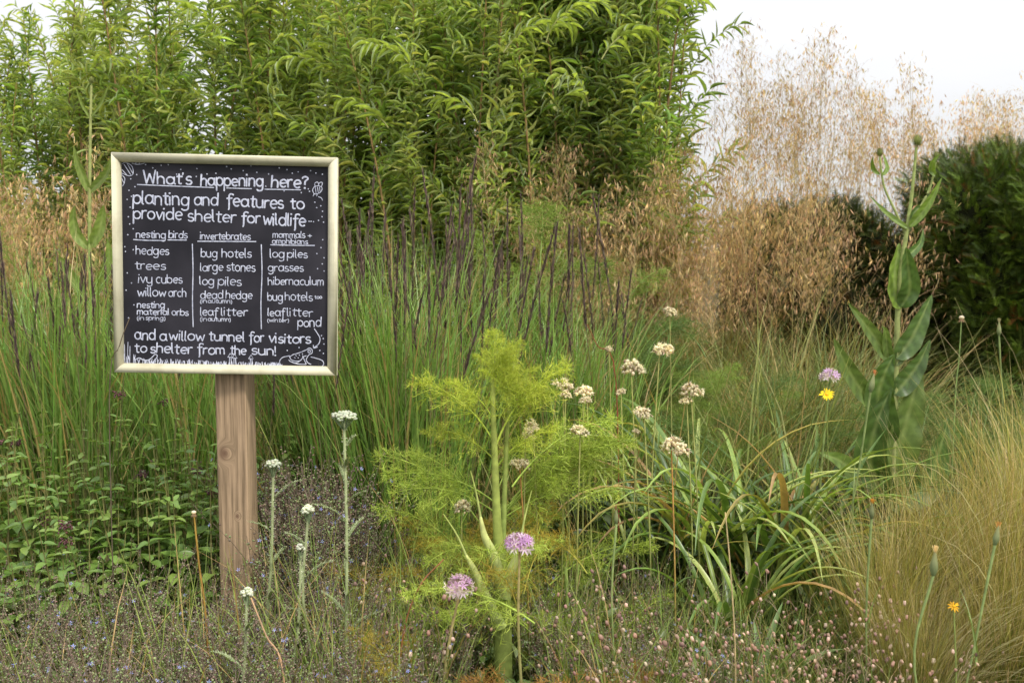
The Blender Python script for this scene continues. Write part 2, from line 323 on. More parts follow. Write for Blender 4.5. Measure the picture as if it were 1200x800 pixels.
def make_board():
    ctr = P(264.5, 311, 2.60); yaw = R(2.0); roll = R(1.15)
    base = (ctr[0], 2.66, -.02)
    t = thing('notice_board', 'blackboard sign in cream frame with white handwriting, on a single wooden post', 'sign', base)
    # materials
    mb, n, o = nodes('blackboard_paint'); p = n.nodes.new('ShaderNodeBsdfPrincipled'); tcn = n.nodes.new('ShaderNodeTexCoord')
    no1 = n.nodes.new('ShaderNodeTexNoise'); no1.inputs['Scale'].default_value = 6; no1.inputs['Detail'].default_value = 6
    c = n.nodes.new('ShaderNodeValToRGB'); c.color_ramp.elements[0].color = (.014, .013, .019, 1); c.color_ramp.elements[0].position = .38; c.color_ramp.elements[1].position = .75; c.color_ramp.elements[1].color = (.040, .037, .048, 1)
    n.links.new(tcn.outputs['Object'], no1.inputs['Vector']); n.links.new(no1.outputs['Fac'], c.inputs[0]); n.links.new(c.outputs[0], p.inputs['Base Color'])
    p.inputs['Roughness'].default_value = .55; p.inputs['Specular IOR Level'].default_value = .3; n.links.new(p.outputs[0], o.inputs[0])
    mi, n, o = nodes('chalk_ink'); p = n.nodes.new('ShaderNodeBsdfPrincipled'); tcn = n.nodes.new('ShaderNodeTexCoord')
    no1 = n.nodes.new('ShaderNodeTexNoise'); no1.inputs['Scale'].default_value = 120; no1.inputs['Detail'].default_value = 3
    c = n.nodes.new('ShaderNodeValToRGB'); c.color_ramp.elements[0].color = (.36, .38, .50, 1); c.color_ramp.elements[1].color = (.62, .64, .76, 1)
    c.color_ramp.elements[0].position = .3; c.color_ramp.elements[1].position = .6
    n.links.new(tcn.outputs['Object'], no1.inputs['Vector']); n.links.new(no1.outputs['Fac'], c.inputs[0]); n.links.new(c.outputs[0], p.inputs['Base Color'])
    p.inputs['Roughness'].default_value = .8; n.links.new(p.outputs[0], o.inputs[0])
    mf, n, o = nodes('cream_painted_wood'); p = n.nodes.new('ShaderNodeBsdfPrincipled'); tcn = n.nodes.new('ShaderNodeTexCoord')
    no1 = n.nodes.new('ShaderNodeTexNoise'); no1.inputs['Scale'].default_value = 14; no1.inputs['Detail'].default_value = 7; no1.inputs['Roughness'].default_value = .65
    c = n.nodes.new('ShaderNodeValToRGB'); c.color_ramp.elements[0].color = (.50, .46, .31, 1); c.color_ramp.elements[1].color = (.66, .62, .44, 1)
    c.color_ramp.elements[0].position = .32; c.color_ramp.elements[1].position = .55
    bp = n.nodes.new('ShaderNodeBump'); bp.inputs['Strength'].default_value = .15; bp.inputs['Distance'].default_value = .002
    n.links.new(tcn.outputs['Object'], no1.inputs['Vector']); n.links.new(no1.outputs['Fac'], c.inputs[0]); n.links.new(c.outputs[0], p.inputs['Base Color'])
    n.links.new(no1.outputs['Fac'], bp.inputs['Height']); n.links.new(bp.outputs[0], p.inputs['Normal'])
    p.inputs['Roughness'].default_value = .6; n.links.new(p.outputs[0], o.inputs[0])
    # board parts share one transform
    Mb = Matrix.Translation(Vector((0, ctr[1] - base[1], ctr[2] - base[2]))) @ Euler((0, roll, yaw)).to_matrix().to_4x4()
    def part(name, mesh, label=None):
        ob = link(name, mesh, t, label=label); ob.matrix_local = Mb; return ob
    # panel
    g = G(); w2, h2 = BW / 2 - RAIL * .7, BH / 2 - RAIL * .7
    box = np.array([(x, y, z) for x in (-w2, w2) for y in (0, .012) for z in (-h2, h2)])
    bq = [(0, 4, 5, 1), (2, 3, 7, 6), (0, 1, 3, 2), (4, 6, 7, 5), (1, 5, 7, 3), (0, 2, 6, 4)]
    g.add(box, (1, 1, 1), Q=bq); panel = part('panel', g.mesh('panel', mb, False), 'black painted panel covered in white handwriting')
    # frame rails: half-round moulding with mitred ends
    prof = [(0, .014), (0, -.004), (.0025, -.012), (.008, -.017), (.014, -.019), (.019, -.016), (.0235, -.010), (RAIL, -.002), (RAIL, .014)]
    cs = [(-BW / 2, BH / 2), (BW / 2, BH / 2), (BW / 2, -BH / 2), (-BW / 2, -BH / 2)]
    for k in range(4):
        a, b = np.array(cs[k]), np.array(cs[(k + 1) % 4]); d = (b - a) / np.linalg.norm(b - a); inw = np.array([d[1], -d[0]])
        gap = .0004; V = []
        for (pi, py_) in prof: V.append((*(a + d * (pi + gap) + inw * pi), py_))
        for (pi, py_) in prof: V.append((*(b - d * (pi + gap) + inw * pi), py_))
        V = np.array(V)[:, [0, 2, 1]]; m = len(prof)
        q = [(i, (i + 1) % m, m + (i + 1) % m, m + i) for i in range(m)]
        me = bpy.data.meshes.new('frame_rail'); me.from_pydata(V.tolist(), [], q + [tuple(range(m))[::-1], tuple(range(m, 2 * m))])
        me.materials.append(mf); me.update()
        for i, pl in enumerate(me.polygons): pl.use_smooth = 0 < i < m - 2
        part('frame_rail', me)
    def txt(label, *words, name='lettering'):
        g = G()
        for wd in words: word(g, *wd)
        link(name, g.mesh(name, mi), panel, label=label)
    def strokes(name, label, polys, wpx, sm=True, kind=None):
        g = G()
        for p_ in polys: ink(g, smooth(p_, max(6, len(p_) * 4)) if sm and len(p_) > 2 else p_, wpx)
        link(name, g.mesh(name, mi), panel, label=label, kind=kind)
    txt("white heading What's happening here?", ("What's", 140, 300, 130, 134, 27, 6), ('happening', 331, 542, 137, 143, 27, 6), ('here?', 569, 690, 145, 149, 27, 6))
    txt('line planting and features to', ('planting', 104, 292, 195, 205, 30, 5.6), ('and', 309, 389, 202, 204, 28, 5.6), ('features', 419, 609, 206, 216, 28, 5.6), ('to', 634, 680, 218, 219, 27, 5.6))
    txt('line provide shelter for wildlife', ('provide', 105, 268, 247, 252, 28, 5.6), ('shelter', 288, 448, 254, 261, 27, 5.6), ('for', 468, 530, 262, 264, 26, 5.6), ('wildlife', 541, 684, 268, 276, 27, 5.6))
    txt('heading nesting birds', ('nesting', 114, 213, 309, 312, 17, 3.4), ('birds', 223, 285, 312, 313, 17, 3.4))
    txt('heading invertebrates', ('invertebrates', 329, 497, 316, 319, 16, 3.4))
    txt('heading mammals +', ('mammals', 573, 682, 312, 314, 14, 3.2), ('+', 692, 704, 312, 312, 12, 3.2))
    txt('heading amphibians', ('amphibians', 571, 691, 332, 334, 12, 3))
    L1 = [('hedges', 113, 223, 366, 368, 19), ('trees', 111, 212, 416, 418, 20), ('ivy', 121, 168, 462, 462, 20), ('cubes', 181, 268, 462, 464, 20),
          ('willow', 119, 213, 506, 508, 20), ('arch', 222, 281, 508, 509, 20), ('nesting', 117, 209, 545, 546, 15), ('material', 117, 224, 568, 570, 14), ('orbs', 233, 288, 571, 572, 15)]
    L2 = [('bug', 331, 386, 376, 377, 20), ('hotels', 401, 500, 376, 378, 20), ('large', 329, 405, 422, 422, 19), ('stones', 418, 513, 422, 424, 20),
          ('log', 327, 375, 468, 469, 20), ('piles', 388, 466, 470, 472, 20), ('dead', 329, 405, 514, 515, 19), ('hedge', 414, 503, 515, 517, 19),
          ('leaf', 329, 386, 572, 572, 19), ('litter', 399, 486, 572, 574, 19)]
    L3 = [('log', 564, 612, 378, 379, 19), ('piles', 622, 690, 378, 380, 18), ('grasses', 557, 676, 423, 425, 18), ('hibernaculum', 557, 744, 469, 471, 18),
          ('bug', 555, 606, 521, 522, 19), ('hotels', 614, 706, 521, 523, 19), ('leaf', 555, 612, 574, 575, 18), ('litter', 621, 707, 574, 576, 19)]
    txt('first column of words from hedges to orbs', *[(*a, 3.6) for a in L1])
    txt('middle column of words from bug hotels to leaf litter', *[(*a, 3.6) for a in L2])
    txt('last column of words from log piles to leaf litter', *[(*a, 3.4) for a in L3])
    for note in ([('(in', 117, 140, 587, 587, 10, 2.4), ('spring)', 146, 210, 587, 588, 10, 2.4)], [('(in', 328, 350, 530, 530, 10, 2.4), ('autumn)', 354, 434, 530, 531, 10, 2.4)],
        [('(in', 328, 350, 591, 591, 10, 2.4), ('autumn)', 354, 429, 591, 592, 10, 2.4)], [('(winter)', 554, 625, 594, 595, 9, 2.4)], [('too', 714, 738, 516, 516, 8, 2.6)]): txt(None, *note)
    txt('word pond', ('pond', 656, 735, 609, 610, 21, 3.8))
    txt('line and a willow tunnel for visitors', ('and', 109, 178, 653, 655, 24, 4.8), ('a', 193, 216, 656, 656, 23, 4.8), ('willow', 224, 342, 655, 658, 23, 4.8), ('tunnel', 358, 476, 657, 660, 23, 4.8), ('for', 493, 541, 661, 662, 22, 4.8), ('visitors', 558, 699, 663, 666, 22, 4.8))
    txt('line to shelter from the sun!', ('to', 110, 148, 697, 698, 23, 4.8), ('shelter', 161, 300, 698, 701, 23, 4.8), ('from', 319, 410, 702, 703, 23, 4.8), ('the', 429, 482, 703, 704, 22, 4.8), ('sun!', 501, 583, 704, 706, 22, 4.8))
    for ul in ([[(118, 133), (240, 139), (375, 145)], [(418, 147), (502, 150)], [(547, 152), (668, 155)], [(105, 316), (150, 319), (208, 320)], [(220, 318), (283, 319)], [(320, 323), (516, 325)], [(566, 336), (640, 338), (714, 339)]]): strokes('underline', None, [ul], 3.4)
    strokes('divider_line', None, [[(302, 332), (304, 420), (302, 520), (304, 610)]], 3.4)
    strokes('divider_line', None, [[(534, 335), (536, 430), (532, 530), (533, 617)]], 3.4)
    # drawings
    lf = [[(66, 64), (80, 60), (100, 72), (104, 96), (92, 104), (74, 98), (64, 94)], [(84, 62), (104, 98)], [(66, 82), (82, 100)], [(74, 66), (96, 100)], [(100, 62), (118, 66), (136, 64), (148, 58)], [(112, 62), (116, 58)], [(124, 64), (126, 57)],
          [(66, 100), (76, 112), (74, 128), (68, 138)], [(66, 112), (72, 126)]]
    strokes('leaf_drawing', 'chalk drawing of leaves in the top corner', lf, 2.4)
    bee = [[(708, 156), (714, 146), (728, 142), (740, 148), (738, 160), (726, 168), (714, 168), (708, 156)], [(718, 146), (716, 134), (726, 130), (730, 142)], [(728, 142), (732, 132), (742, 132), (738, 146)],
           [(718, 148), (720, 166)], [(725, 146), (728, 166)], [(732, 146), (734, 162)], [(714, 168), (710, 176)], [(724, 170), (722, 176)], [(728, 178), (738, 182), (742, 190)]]
    strokes('bee_drawing', 'chalk drawing of a bee', bee, 2.4)
    strokes('arrow_drawing', 'curved chalk line from the word pond', [[(712, 617), (722, 632), (731, 650), (726, 668), (711, 680)], [(722, 678), (710, 682), (708, 672)]], 3)
    frog = [[(628, 712), (640, 704), (660, 698), (684, 688), (694, 682), (703, 686), (704, 698), (694, 704), (688, 712), (684, 722), (690, 732), (700, 737)],
            [(690, 690), (696, 688), (698, 695), (691, 697), (690, 690)], [(628, 712), (634, 722), (650, 726), (664, 724), (674, 712), (684, 708)], [(664, 724), (650, 732), (632, 728), (625, 722)], [(640, 732), (660, 736), (682, 737)],
            [(674, 714), (680, 728), (684, 736)], [(648, 706), (651, 709)], [(660, 704), (662, 707)], [(644, 714), (647, 716)], [(656, 714), (658, 716)], [(670, 700), (672, 703)], [(672, 708), (673, 711)]]
    strokes('frog_drawing', 'chalk drawing of a frog on a lily pad', frog + [[(628, 708), (604, 714), (594, 728), (602, 742), (632, 746), (676, 748), (722, 750), (742, 738), (738, 724), (716, 716), (700, 712)]], 2.6)
    for (x, y) in ((428, 713), (443, 716), (498, 718)): strokes('mushroom_drawing', None, [[(x - 8, y), (x, y - 13), (x + 8, y), (x - 8, y)], [(x - 2, y), (x - 3, y + 24)], [(x + 3, y), (x + 4, y + 24)]], 2.6, False)
    gr = []
    r = random.Random(3)
    for i in range(230):
        x = r.uniform(70, 600) if i < 190 else r.uniform(540, 600); h = r.uniform(8, 24) * (1.0 if x < 350 else .8); 
        if x < 120: h *= 1.7
        y = 738 + (x - 70) * .022; gr.append([(x, y), (x + r.uniform(-7, 7), y - h)])
    for (x, h) in ((76, 66), (84, 74), (92, 60), (70, 50)): gr.append([(x, 736), (x + r.uniform(-3, 3), 736 - h)])
    strokes('grass_drawing', 'chalk drawing of grass along the bottom edge', gr, 2.0, False, 'stuff')
    strokes('worm_drawing', 'chalk drawing of a wriggling worm', [[(108, 724), (124, 716), (138, 724), (156, 722), (168, 712), (176, 704), (184, 708), (180, 718), (172, 726)]], 3)
    dots = [(146, 67), (198, 70), (222, 68), (264, 84), (170, 78), (318, 82), (316, 108), (352, 100), (382, 98), (418, 76), (434, 84), (474, 90), (500, 74), (520, 96), (560, 102), (596, 82), (622, 88), (640, 100), (660, 96), (702, 92), (720, 100), (742, 104), (116, 100), (96, 114), (110, 140), (90, 152), (126, 172), (98, 172),
            (84, 182), (94, 208), (88, 240), (92, 264), (104, 280), (86, 300), (104, 350), (84, 428), (98, 462), (80, 486), (106, 536), (88, 580), (736, 208), (722, 214), (716, 196), (742, 226), (694, 152), (740, 244), (745, 262), (728, 256), (742, 320), (736, 346), (722, 366), (746, 380), (740, 400), (724, 416), (746, 424), (698, 160),
            (696, 259), (703, 259), (711, 260), (736, 640), (744, 668), (730, 690), (742, 700), (660, 680), (620, 690), (742, 650), (250, 100), (448, 138), (550, 142), (612, 158), (670, 164), (76, 340), (78, 356)]
    strokes('dot_pattern', 'tiny white dots scattered round the writing', [A(x, y, 1.3, 1.3, 0, 330, 6) for x, y in dots], 2.4, False, 'stuff')
    # post
    mw, n, o = nodes('softwood_post'); p = n.nodes.new('ShaderNodeBsdfPrincipled'); tcn = n.nodes.new('ShaderNodeTexCoord')
    mpn = n.nodes.new('ShaderNodeMapping'); mpn.inputs['Scale'].default_value = (1, 1, .035)
    # knots push the grain aside
    ks = [((-.022, -.04, .690), 1.25), ((-.008, -.04, .335), 1.0), ((.012, -.04, .52), .45)]
    prev = None
    for (kp, st) in ks:
        vd = n.nodes.new('ShaderNodeVectorMath'); vd.operation = 'SUBTRACT'; vd.inputs[1].default_value = kp; n.links.new(tcn.outputs['Object'], vd.inputs[0])
        sc_ = n.nodes.new('ShaderNodeVectorMath'); sc_.operation = 'MULTIPLY'; sc_.inputs[1].default_value = (1, .3, .8); n.links.new(vd.outputs[0], sc_.inputs[0])
        ln = n.nodes.new('ShaderNodeVectorMath'); ln.operation = 'LENGTH'; n.links.new(sc_.outputs[0], ln.inputs[0])
        mr = n.nodes.new('ShaderNodeMapRange'); mr.interpolation_type = 'SMOOTHSTEP'
        mr.inputs['From Min'].default_value = .0; mr.inputs['From Max'].default_value = .030 * st; mr.inputs['To Min'].default_value = 1; mr.inputs['To Max'].default_value = 0
        n.links.new(ln.outputs['Value'], mr.inputs['Value'])
        if prev is None: prev = mr.outputs[0]
        else:
            ad = n.nodes.new('ShaderNodeMath'); ad.operation = 'MAXIMUM'; n.links.new(prev, ad.inputs[0]); n.links.new(mr.outputs[0], ad.inputs[1]); prev = ad.outputs[0]
    n.links.new(tcn.outputs['Object'], mpn.inputs['Vector'])
    g1 = n.nodes.new('ShaderNodeTexNoise'); g1.inputs['Scale'].default_value = 170; g1.inputs['Detail'].default_value = 6; g1.inputs['Roughness'].default_value = .6
    wv = n.nodes.new('ShaderNodeTexWave'); wv.inputs['Scale'].default_value = 17; wv.inputs['Distortion'].default_value = 7; wv.inputs['Detail'].default_value = 3
    kadd = n.nodes.new('ShaderNodeVectorMath'); kadd.operation = 'ADD'; cx = n.nodes.new('ShaderNodeCombineXYZ')
    km = n.nodes.new('ShaderNodeMath'); km.operation = 'MULTIPLY'; km.inputs[1].default_value = .05; n.links.new(prev, km.inputs[0]); n.links.new(km.outputs[0], cx.inputs[0])
    n.links.new(mpn.outputs[0], kadd.inputs[0]); n.links.new(cx.outputs[0], kadd.inputs[1])
    n.links.new(kadd.outputs[0], g1.inputs['Vector']); n.links.new(kadd.outputs[0], wv.inputs['Vector'])
    mm = n.nodes.new('ShaderNodeMix'); mm.inputs['Factor'].default_value = .12; n.links.new(g1.outputs['Fac'], mm.inputs['A']); n.links.new(wv.outputs['Fac'], mm.inputs['B'])
    c = n.nodes.new('ShaderNodeValToRGB'); c.color_ramp.elements[0].position = .35; c.color_ramp.elements[0].color = (.19, .13, .072, 1)
    c.color_ramp.elements[1].position = .64; c.color_ramp.elements[1].color = (.47, .325, .20, 1)
    n.links.new(mm.outputs['Result'], c.inputs[0])
    kc = n.nodes.new('ShaderNodeMix'); kc.data_type = 'RGBA'; kc.inputs['B'].default_value = (.12, .06, .035, 1)
    kf = n.nodes.new('ShaderNodeMapRange'); kf.inputs['From Min'].default_value = .5; kf.inputs['From Max'].default_value = 1.0; kf.inputs['To Max'].default_value = .85; n.links.new(prev, kf.inputs['Value'])
    n.links.new(kf.outputs[0], kc.inputs['Factor']); n.links.new(c.outputs[0], kc.inputs['A'])
    bl = n.nodes.new('ShaderNodeTexNoise'); bl.inputs['Scale'].default_value = 7; bl.inputs['Detail'].default_value = 4; n.links.new(tcn.outputs['Object'], bl.inputs['Vector'])
    bm = n.nodes.new('ShaderNodeMapRange'); bm.inputs['From Min'].default_value = .3; bm.inputs['From Max'].default_value = .7; bm.inputs['To Min'].default_value = .78; bm.inputs['To Max'].default_value = 1.12; n.links.new(bl.outputs['Fac'], bm.inputs['Value'])
    ss = n.nodes.new('ShaderNodeVectorMath'); ss.operation = 'SCALE'; n.links.new(kc.outputs['Result'], ss.inputs[0]); n.links.new(bm.outputs[0], ss.inputs['Scale'])
    n.links.new(ss.outputs[0], p.inputs['Base Color']); p.inputs['Roughness'].default_value = .75
    bp = n.nodes.new('ShaderNodeBump'); bp.inputs['Strength'].default_value = .35; bp.inputs['Distance'].default_value = .002; n.links.new(mm.outputs['Result'], bp.inputs['Height']); n.links.new(bp.outputs[0], p.inputs['Normal'])
    n.links.new(p.outputs[0], o.inputs[0])
    hw, hd, b = .042, .036, .004; z0, z1 = -.25, 1.36
    ring = [(-hw + b, -hd), (hw - b, -hd), (hw, -hd + b), (hw, hd - b), (hw - b, hd), (-hw + b, hd), (-hw, hd - b), (-hw, -hd + b)]
    zs = np.linspace(z0, z1, 14); V = [(x, y, z) for z in zs for x, y in ring]; m = 8
    Q = [(k * m + i, k * m + (i + 1) % m, (k + 1) * m + (i + 1) % m, (k + 1) * m + i) for k in range(13) for i in range(m)]
    me = bpy.data.meshes.new('post'); me.from_pydata(V, [], Q + [tuple(range(m))[::-1], tuple(range(13 * m, 14 * m))]); me.materials.append(mw); me.update()
    po = link('post', me, t, loc=(.000, 0, 0), rot=(0, 0, R(-7)))
make_board()

# ================================================================== WILLOW
def leaf_mats(d, L, wd, rng=rg, tw=.7):
    """matrices for leaves of direction d: face mostly up with a random twist"""
    N = len(d); up = nrm(np.array([0, 0, 1.]) + rng.normal(0, tw, (N, 3)))
    return frame(d, up, L, wd, L)
W_LEAF = leaf_tpl(6, droop=.30, fold=.16, prof=lambda t: np.clip(np.sin(np.pi * t ** .75), 0, 1) ** .8 + .04)
def willow_sites(rng, L, side_n, pale, n_main=100):
    """axis paths and leaf sites of one rod"""
    az = U(0, 6.28, 1, rng); mp_ = arc(np.zeros((1, 3)), az, L, U(.0, .08, 1, rng), U(.08, .42, 1, rng), 14, 2.2, .05, rng)
    ts = np.sort(U(.25, .93, side_n, rng)); pos = np.array([np.interp(ts * 13, np.arange(14), mp_[0, :, k]) for k in range(3)]).T
    saz = U(0, 6.28, side_n, rng); sL = U(.35, .85, side_n, rng) * (1.15 - ts * .6)
    sp = arc(pos, saz, sL, U(.2, .5, side_n, rng), U(.3, 1.6, side_n, rng), 9, 1.8, .06, rng)
    sites = []
    for (pt, n, r0) in [(mp_[0], n_main, .25)] + [(sp[i], int(sL[i] / .015), .08) for i in range(side_n)]:
        t = np.linspace(r0, 1, n) * (len(pt) - 1); q = np.array([np.interp(t, np.arange(len(pt)), pt[:, k]) for k in range(3)]).T
        tg = nrm(np.array([np.interp(t, np.arange(len(pt)), np.gradient(pt, axis=0)[:, k]) for k in range(3)]).T)
        ph = np.arange(n) * 2.4 + U(0, 6, None, rng); a = nrm(np.cross(tg, [0.01, 1, .02])); b = np.cross(tg, a)
        rad = np.cos(ph)[:, None] * a + np.sin(ph)[:, None] * b
        op = U(.5, 1.1, (n, 1), rng); d = nrm(tg * np.cos(op) + rad * np.sin(op) + np.array([0, 0, -.18]))
        sites.append((q, d))
    return mp_, sp, np.concatenate([s_[0] for s_ in sites]), np.concatenate([s_[1] for s_ in sites])
def willow_rod_mesh(seed, L, side_n, tone):
    rng = np.random.default_rng(seed); mp_, sp, q, d = willow_sites(rng, L, side_n, tone)
    g = G(); g.tube(mp_, np.linspace(.012, .0026, 14)[None], grad((.13, .09, .05), (.24, .17, .07), 1, 14), 5)
    g.tube(sp, np.linspace(.004, .0012, 9)[None], grad((.14, .15, .05), (.20, .25, .06), len(sp), 9), 3)
    stem = g.mesh('branch', M_stem)
    g = G(); n = len(q); LL = U(.06, .115, n, rng)
    c = jit(tone, n, .28, rng); yl = rng.random(n) < .16; c[yl] = jit((.32, .37, .13), yl.sum(), .2, rng)
    g.inst(W_LEAF, leaf_mats(d, LL, LL * U(.065, .105, n, rng), rng), q, c)
    return stem, g.mesh('foliage', M_willow)
WT = [(.18, .255, .080), (.12, .19, .055), (.24, .31, .115)]
wrods = [willow_rod_mesh(100 + i, (2.5, 2.9, 3.2)[i % 3], 13, WT[i % 3]) for i in range(12)]
unit_wleaf = []
for i in range(3):
    g = G(); g.inst(leaf_tpl(7, droop=(.2, .45, .3)[i], fold=.16, prof=lambda t: np.clip(np.sin(np.pi * t ** .75), 0, 1) ** .8 + .04), np.array([np.diag([.105, .0115, .125])]), np.zeros((1, 3)), np.array([(.22, .29, .085)]))
    unit_wleaf.append(g.mesh('leaf', M_willow))
def willow(label, spots, front, seed, sc_rng=(.9, 1.05)):
    r = random.Random(seed); rng = np.random.default_rng(seed)
    cx = sum(s_[0] for s_ in spots) / len(spots); cy = sum(s_[1] for s_ in spots) / len(spots)
    t = thing('willow_shrub', label, 'willow', (cx, cy, 0), group='willow shrubs behind the meadow')
    g = G(); n = 9; g.tube(arc(rng.normal(0, .08, (n, 3)) * [1, 1, 0], U(0, 6.28, n, rng), .5, .2, 1.0, 5), .02, jit((.08, .07, .05), n)[:, None], 6); link('stool', g.mesh('stool', M_dark), t)
    for (x, y, h) in spots:
        k = r.randrange(len(wrods)); s_ = h / 2.9 * r.uniform(*sc_rng)
        b = link('branch', wrods[k][0], t, (x - cx, y - cy, 0), (r.uniform(-.05, .05), r.uniform(-.07, .07), r.uniform(0, 6.28)), s_)
        link('foliage', wrods[k][1], b, kind='stuff')
    # hanging sprays on the near side, leaf by leaf
    for (px, py, Y, L, az, tone) in front:
        p0 = P(px, py, Y); pt = arc(np.zeros((1, 3)), R(az + r.uniform(-50, 50)), L * r.uniform(.7, 1.05), r.uniform(.2, .6), r.uniform(1.5, 2.5), 10, 1.0, .03, rng)[0]
        g = G(); g.tube(pt[None], np.linspace(.004, .0015, 10)[None], (.22, .25, .09), 4)
        b = link('branch', g.mesh('branch', M_stem), t, tuple(p0 - [cx, cy, 0]))
        n = int(L / .021)
        for i in range(n):
            u = (.12 + .88 * i / n) * 9; q = [float(np.interp(u, np.arange(10), pt[:, k])) for k in range(3)]
            j = min(8, int(u)); tg = Vector(pt[j + 1] - pt[j]).normalized(); ph = i * 2.4
            a_ = tg.cross(Vector((0.3, 1, .1))).normalized(); rd = a_ * math.cos(ph) + tg.cross(a_) * math.sin(ph)
            d = (tg * .8 + rd * .55 + Vector((0, 0, -.25))).normalized()
            M = Matrix(frame(np.array([d]), nrm(np.array([[r.gauss(0, .5), -.5 + r.gauss(0, .5), 1.]])))[0].tolist())
            o = link('leaf', unit_wleaf[i % 3], b); o.matrix_local = Matrix.Translation(q) @ M.to_4x4() @ Matrix.Scale(r.uniform(.6, 1.15), 4)
def wspots(x0, x1, n, y0, y1, hf, seed):
    r = random.Random(seed); return [((lambda x: (x, r.uniform(y0, y1), hf(x)))(r.uniform(x0, x1))) for _ in range(n)]
def X(px, Y): return P(px, 300, Y)[0]
willow('pale green willow shrub at the left, rising highest just above the corner of the sky', wspots(X(-90, 6.2), X(215, 6.2), 52, 5.7, 6.9, lambda x: 2.35 + .42 * min(1, max(0, (x + 3.4) / 1.3)), 1),
       [(150, 60, 5.6, .45, 180, 0), (250, 95, 5.6, .5, 10, 0), (95, 110, 5.6, .4, 0, 0)], 11)
willow('light green willow shrub directly behind the top of the blackboard', wspots(X(215, 6.2), X(430, 6.2), 40, 5.5, 6.8, lambda x: 2.95, 2),
       [(262, 60, 5.4, .5, 200, 0), (345, 75, 5.4, .45, 0, 0), (400, 95, 5.4, .4, 180, 0)], 12)
willow('dense dark green willow shrub in the centre, with pale drooping sprays', wspots(X(430, 6.0), X(650, 6.0), 58, 5.3, 6.8, lambda x: 3.15, 3),
       [(590, 62, 5.0, .55, 20, 0), (492, 95, 5.0, .5, 190, 0), (560, 145, 5.0, .35, 180, 0), (640, 50, 5.1, .45, 0, 0), (455, 150, 5.1, .4, 200, 0)], 13)
willow('tall willow shrub standing against the white sky, next to the golden grasses', wspots(X(640, 6.0), X(762, 6.0), 44, 5.3, 6.6, lambda x: 3.15, 4),
       [(690, 125, 4.9, .4, 180, 0), (705, 70, 5.0, .45, 10, 0), (760, 30, 5.2, .4, 0, 0)], 14)

# ================================================================== GOLDEN OAT GRASS (tall airy panicles)
def spikelet_tpl():
    g = G(); c = (1, 1, 1)
    for s_ in (-1, 0, 1):
        p = np.array([[(0, 0, 0), (.45, s_ * .10, -.02), (1, s_ * .22, 0)]]); g.ribbon(p, np.array([[.04, .10, .01]]), np.array([0, .8, .6]) if s_ else np.array([0, .3, .95]), c)
    g.ribbon(np.array([[(.8, 0, 0), (1.6, .1, .1), (2.3, .3, .3)]]), np.array([[.02, .014, .01]]), np.array([0, 1, 0]), (1, .9, .8))
    return g.get()
SPK = spikelet_tpl()
def panicle(seed, H=.55, n=17, dens=4):
    rng = np.random.default_rng(seed); g = G(); z = np.linspace(0, H, n)
    ax = np.stack([.03 * np.sin(z * 4), 0 * z, z], -1); g.tube(ax[None], .0012, (.44, .36, .2), 3)
    bi = np.repeat(np.arange(n), 3); N = len(bi); t = bi / n
    bL = (.30 * (1 - t) ** .6 + .07) * U(.5, 1.1, N, rng); br = arc(ax[bi], U(0, 6.28, N, rng), bL, U(.3, .9, N, rng), U(1.2, 2.3, N, rng), 6, 1.5, .15, rng)
    g.ribbon(br, .0015, np.array([.7, .7, 0]), jit((.40, .30, .16), N)[:, None])
    M = N * dens; k = np.repeat(np.arange(N), dens); u = U(.35, 1, M, rng) * 5; i0 = np.minimum(u.astype(int), 4); f = (u - i0)[:, None]
    q = br[k, i0] * (1 - f) + br[k, i0 + 1] * f; off = rng.normal(0, .018, (M, 3)); off[:, 2] -= .022; q = q + off
    d = nrm(rng.normal(0, .33, (M, 3)) + [0, 0, -1]); sL = U(.018, .036, M, rng)
    c = jit((.60, .44, .25), M, .3, rng); pk = rng.random(M) < .45; c[pk] = jit((.42, .27, .17), pk.sum(), .25, rng)
    g.inst(SPK, frame(d, nrm(rng.normal(0, 1, (M, 3))), sL, sL * .9, sL), q, c)
    return g.mesh('panicle', M_dry)
pans = [panicle(200 + i) for i in range(5)]; pans_thin = [panicle(230 + i, .60, 14, 4) for i in range(3)]
def culm(seed, H, lean=.1, col0=(.20, .24, .08), col1=(.46, .38, .18), r0=.0026):
    rng = np.random.default_rng(seed); p = arc(np.zeros((1, 3)), 0., H, .02, lean, 9, 2); g = G()
    g.tube(p, np.linspace(r0, r0 * .45, 9)[None], grad(col0, col1, 1, 9, 1.3), 4); return g.mesh('flower_stem', M_dry), p[0, -1]
oat_culms = [culm(300 + i, 1.0, l) for i, l in enumerate((.04, .12, .25, .4))]
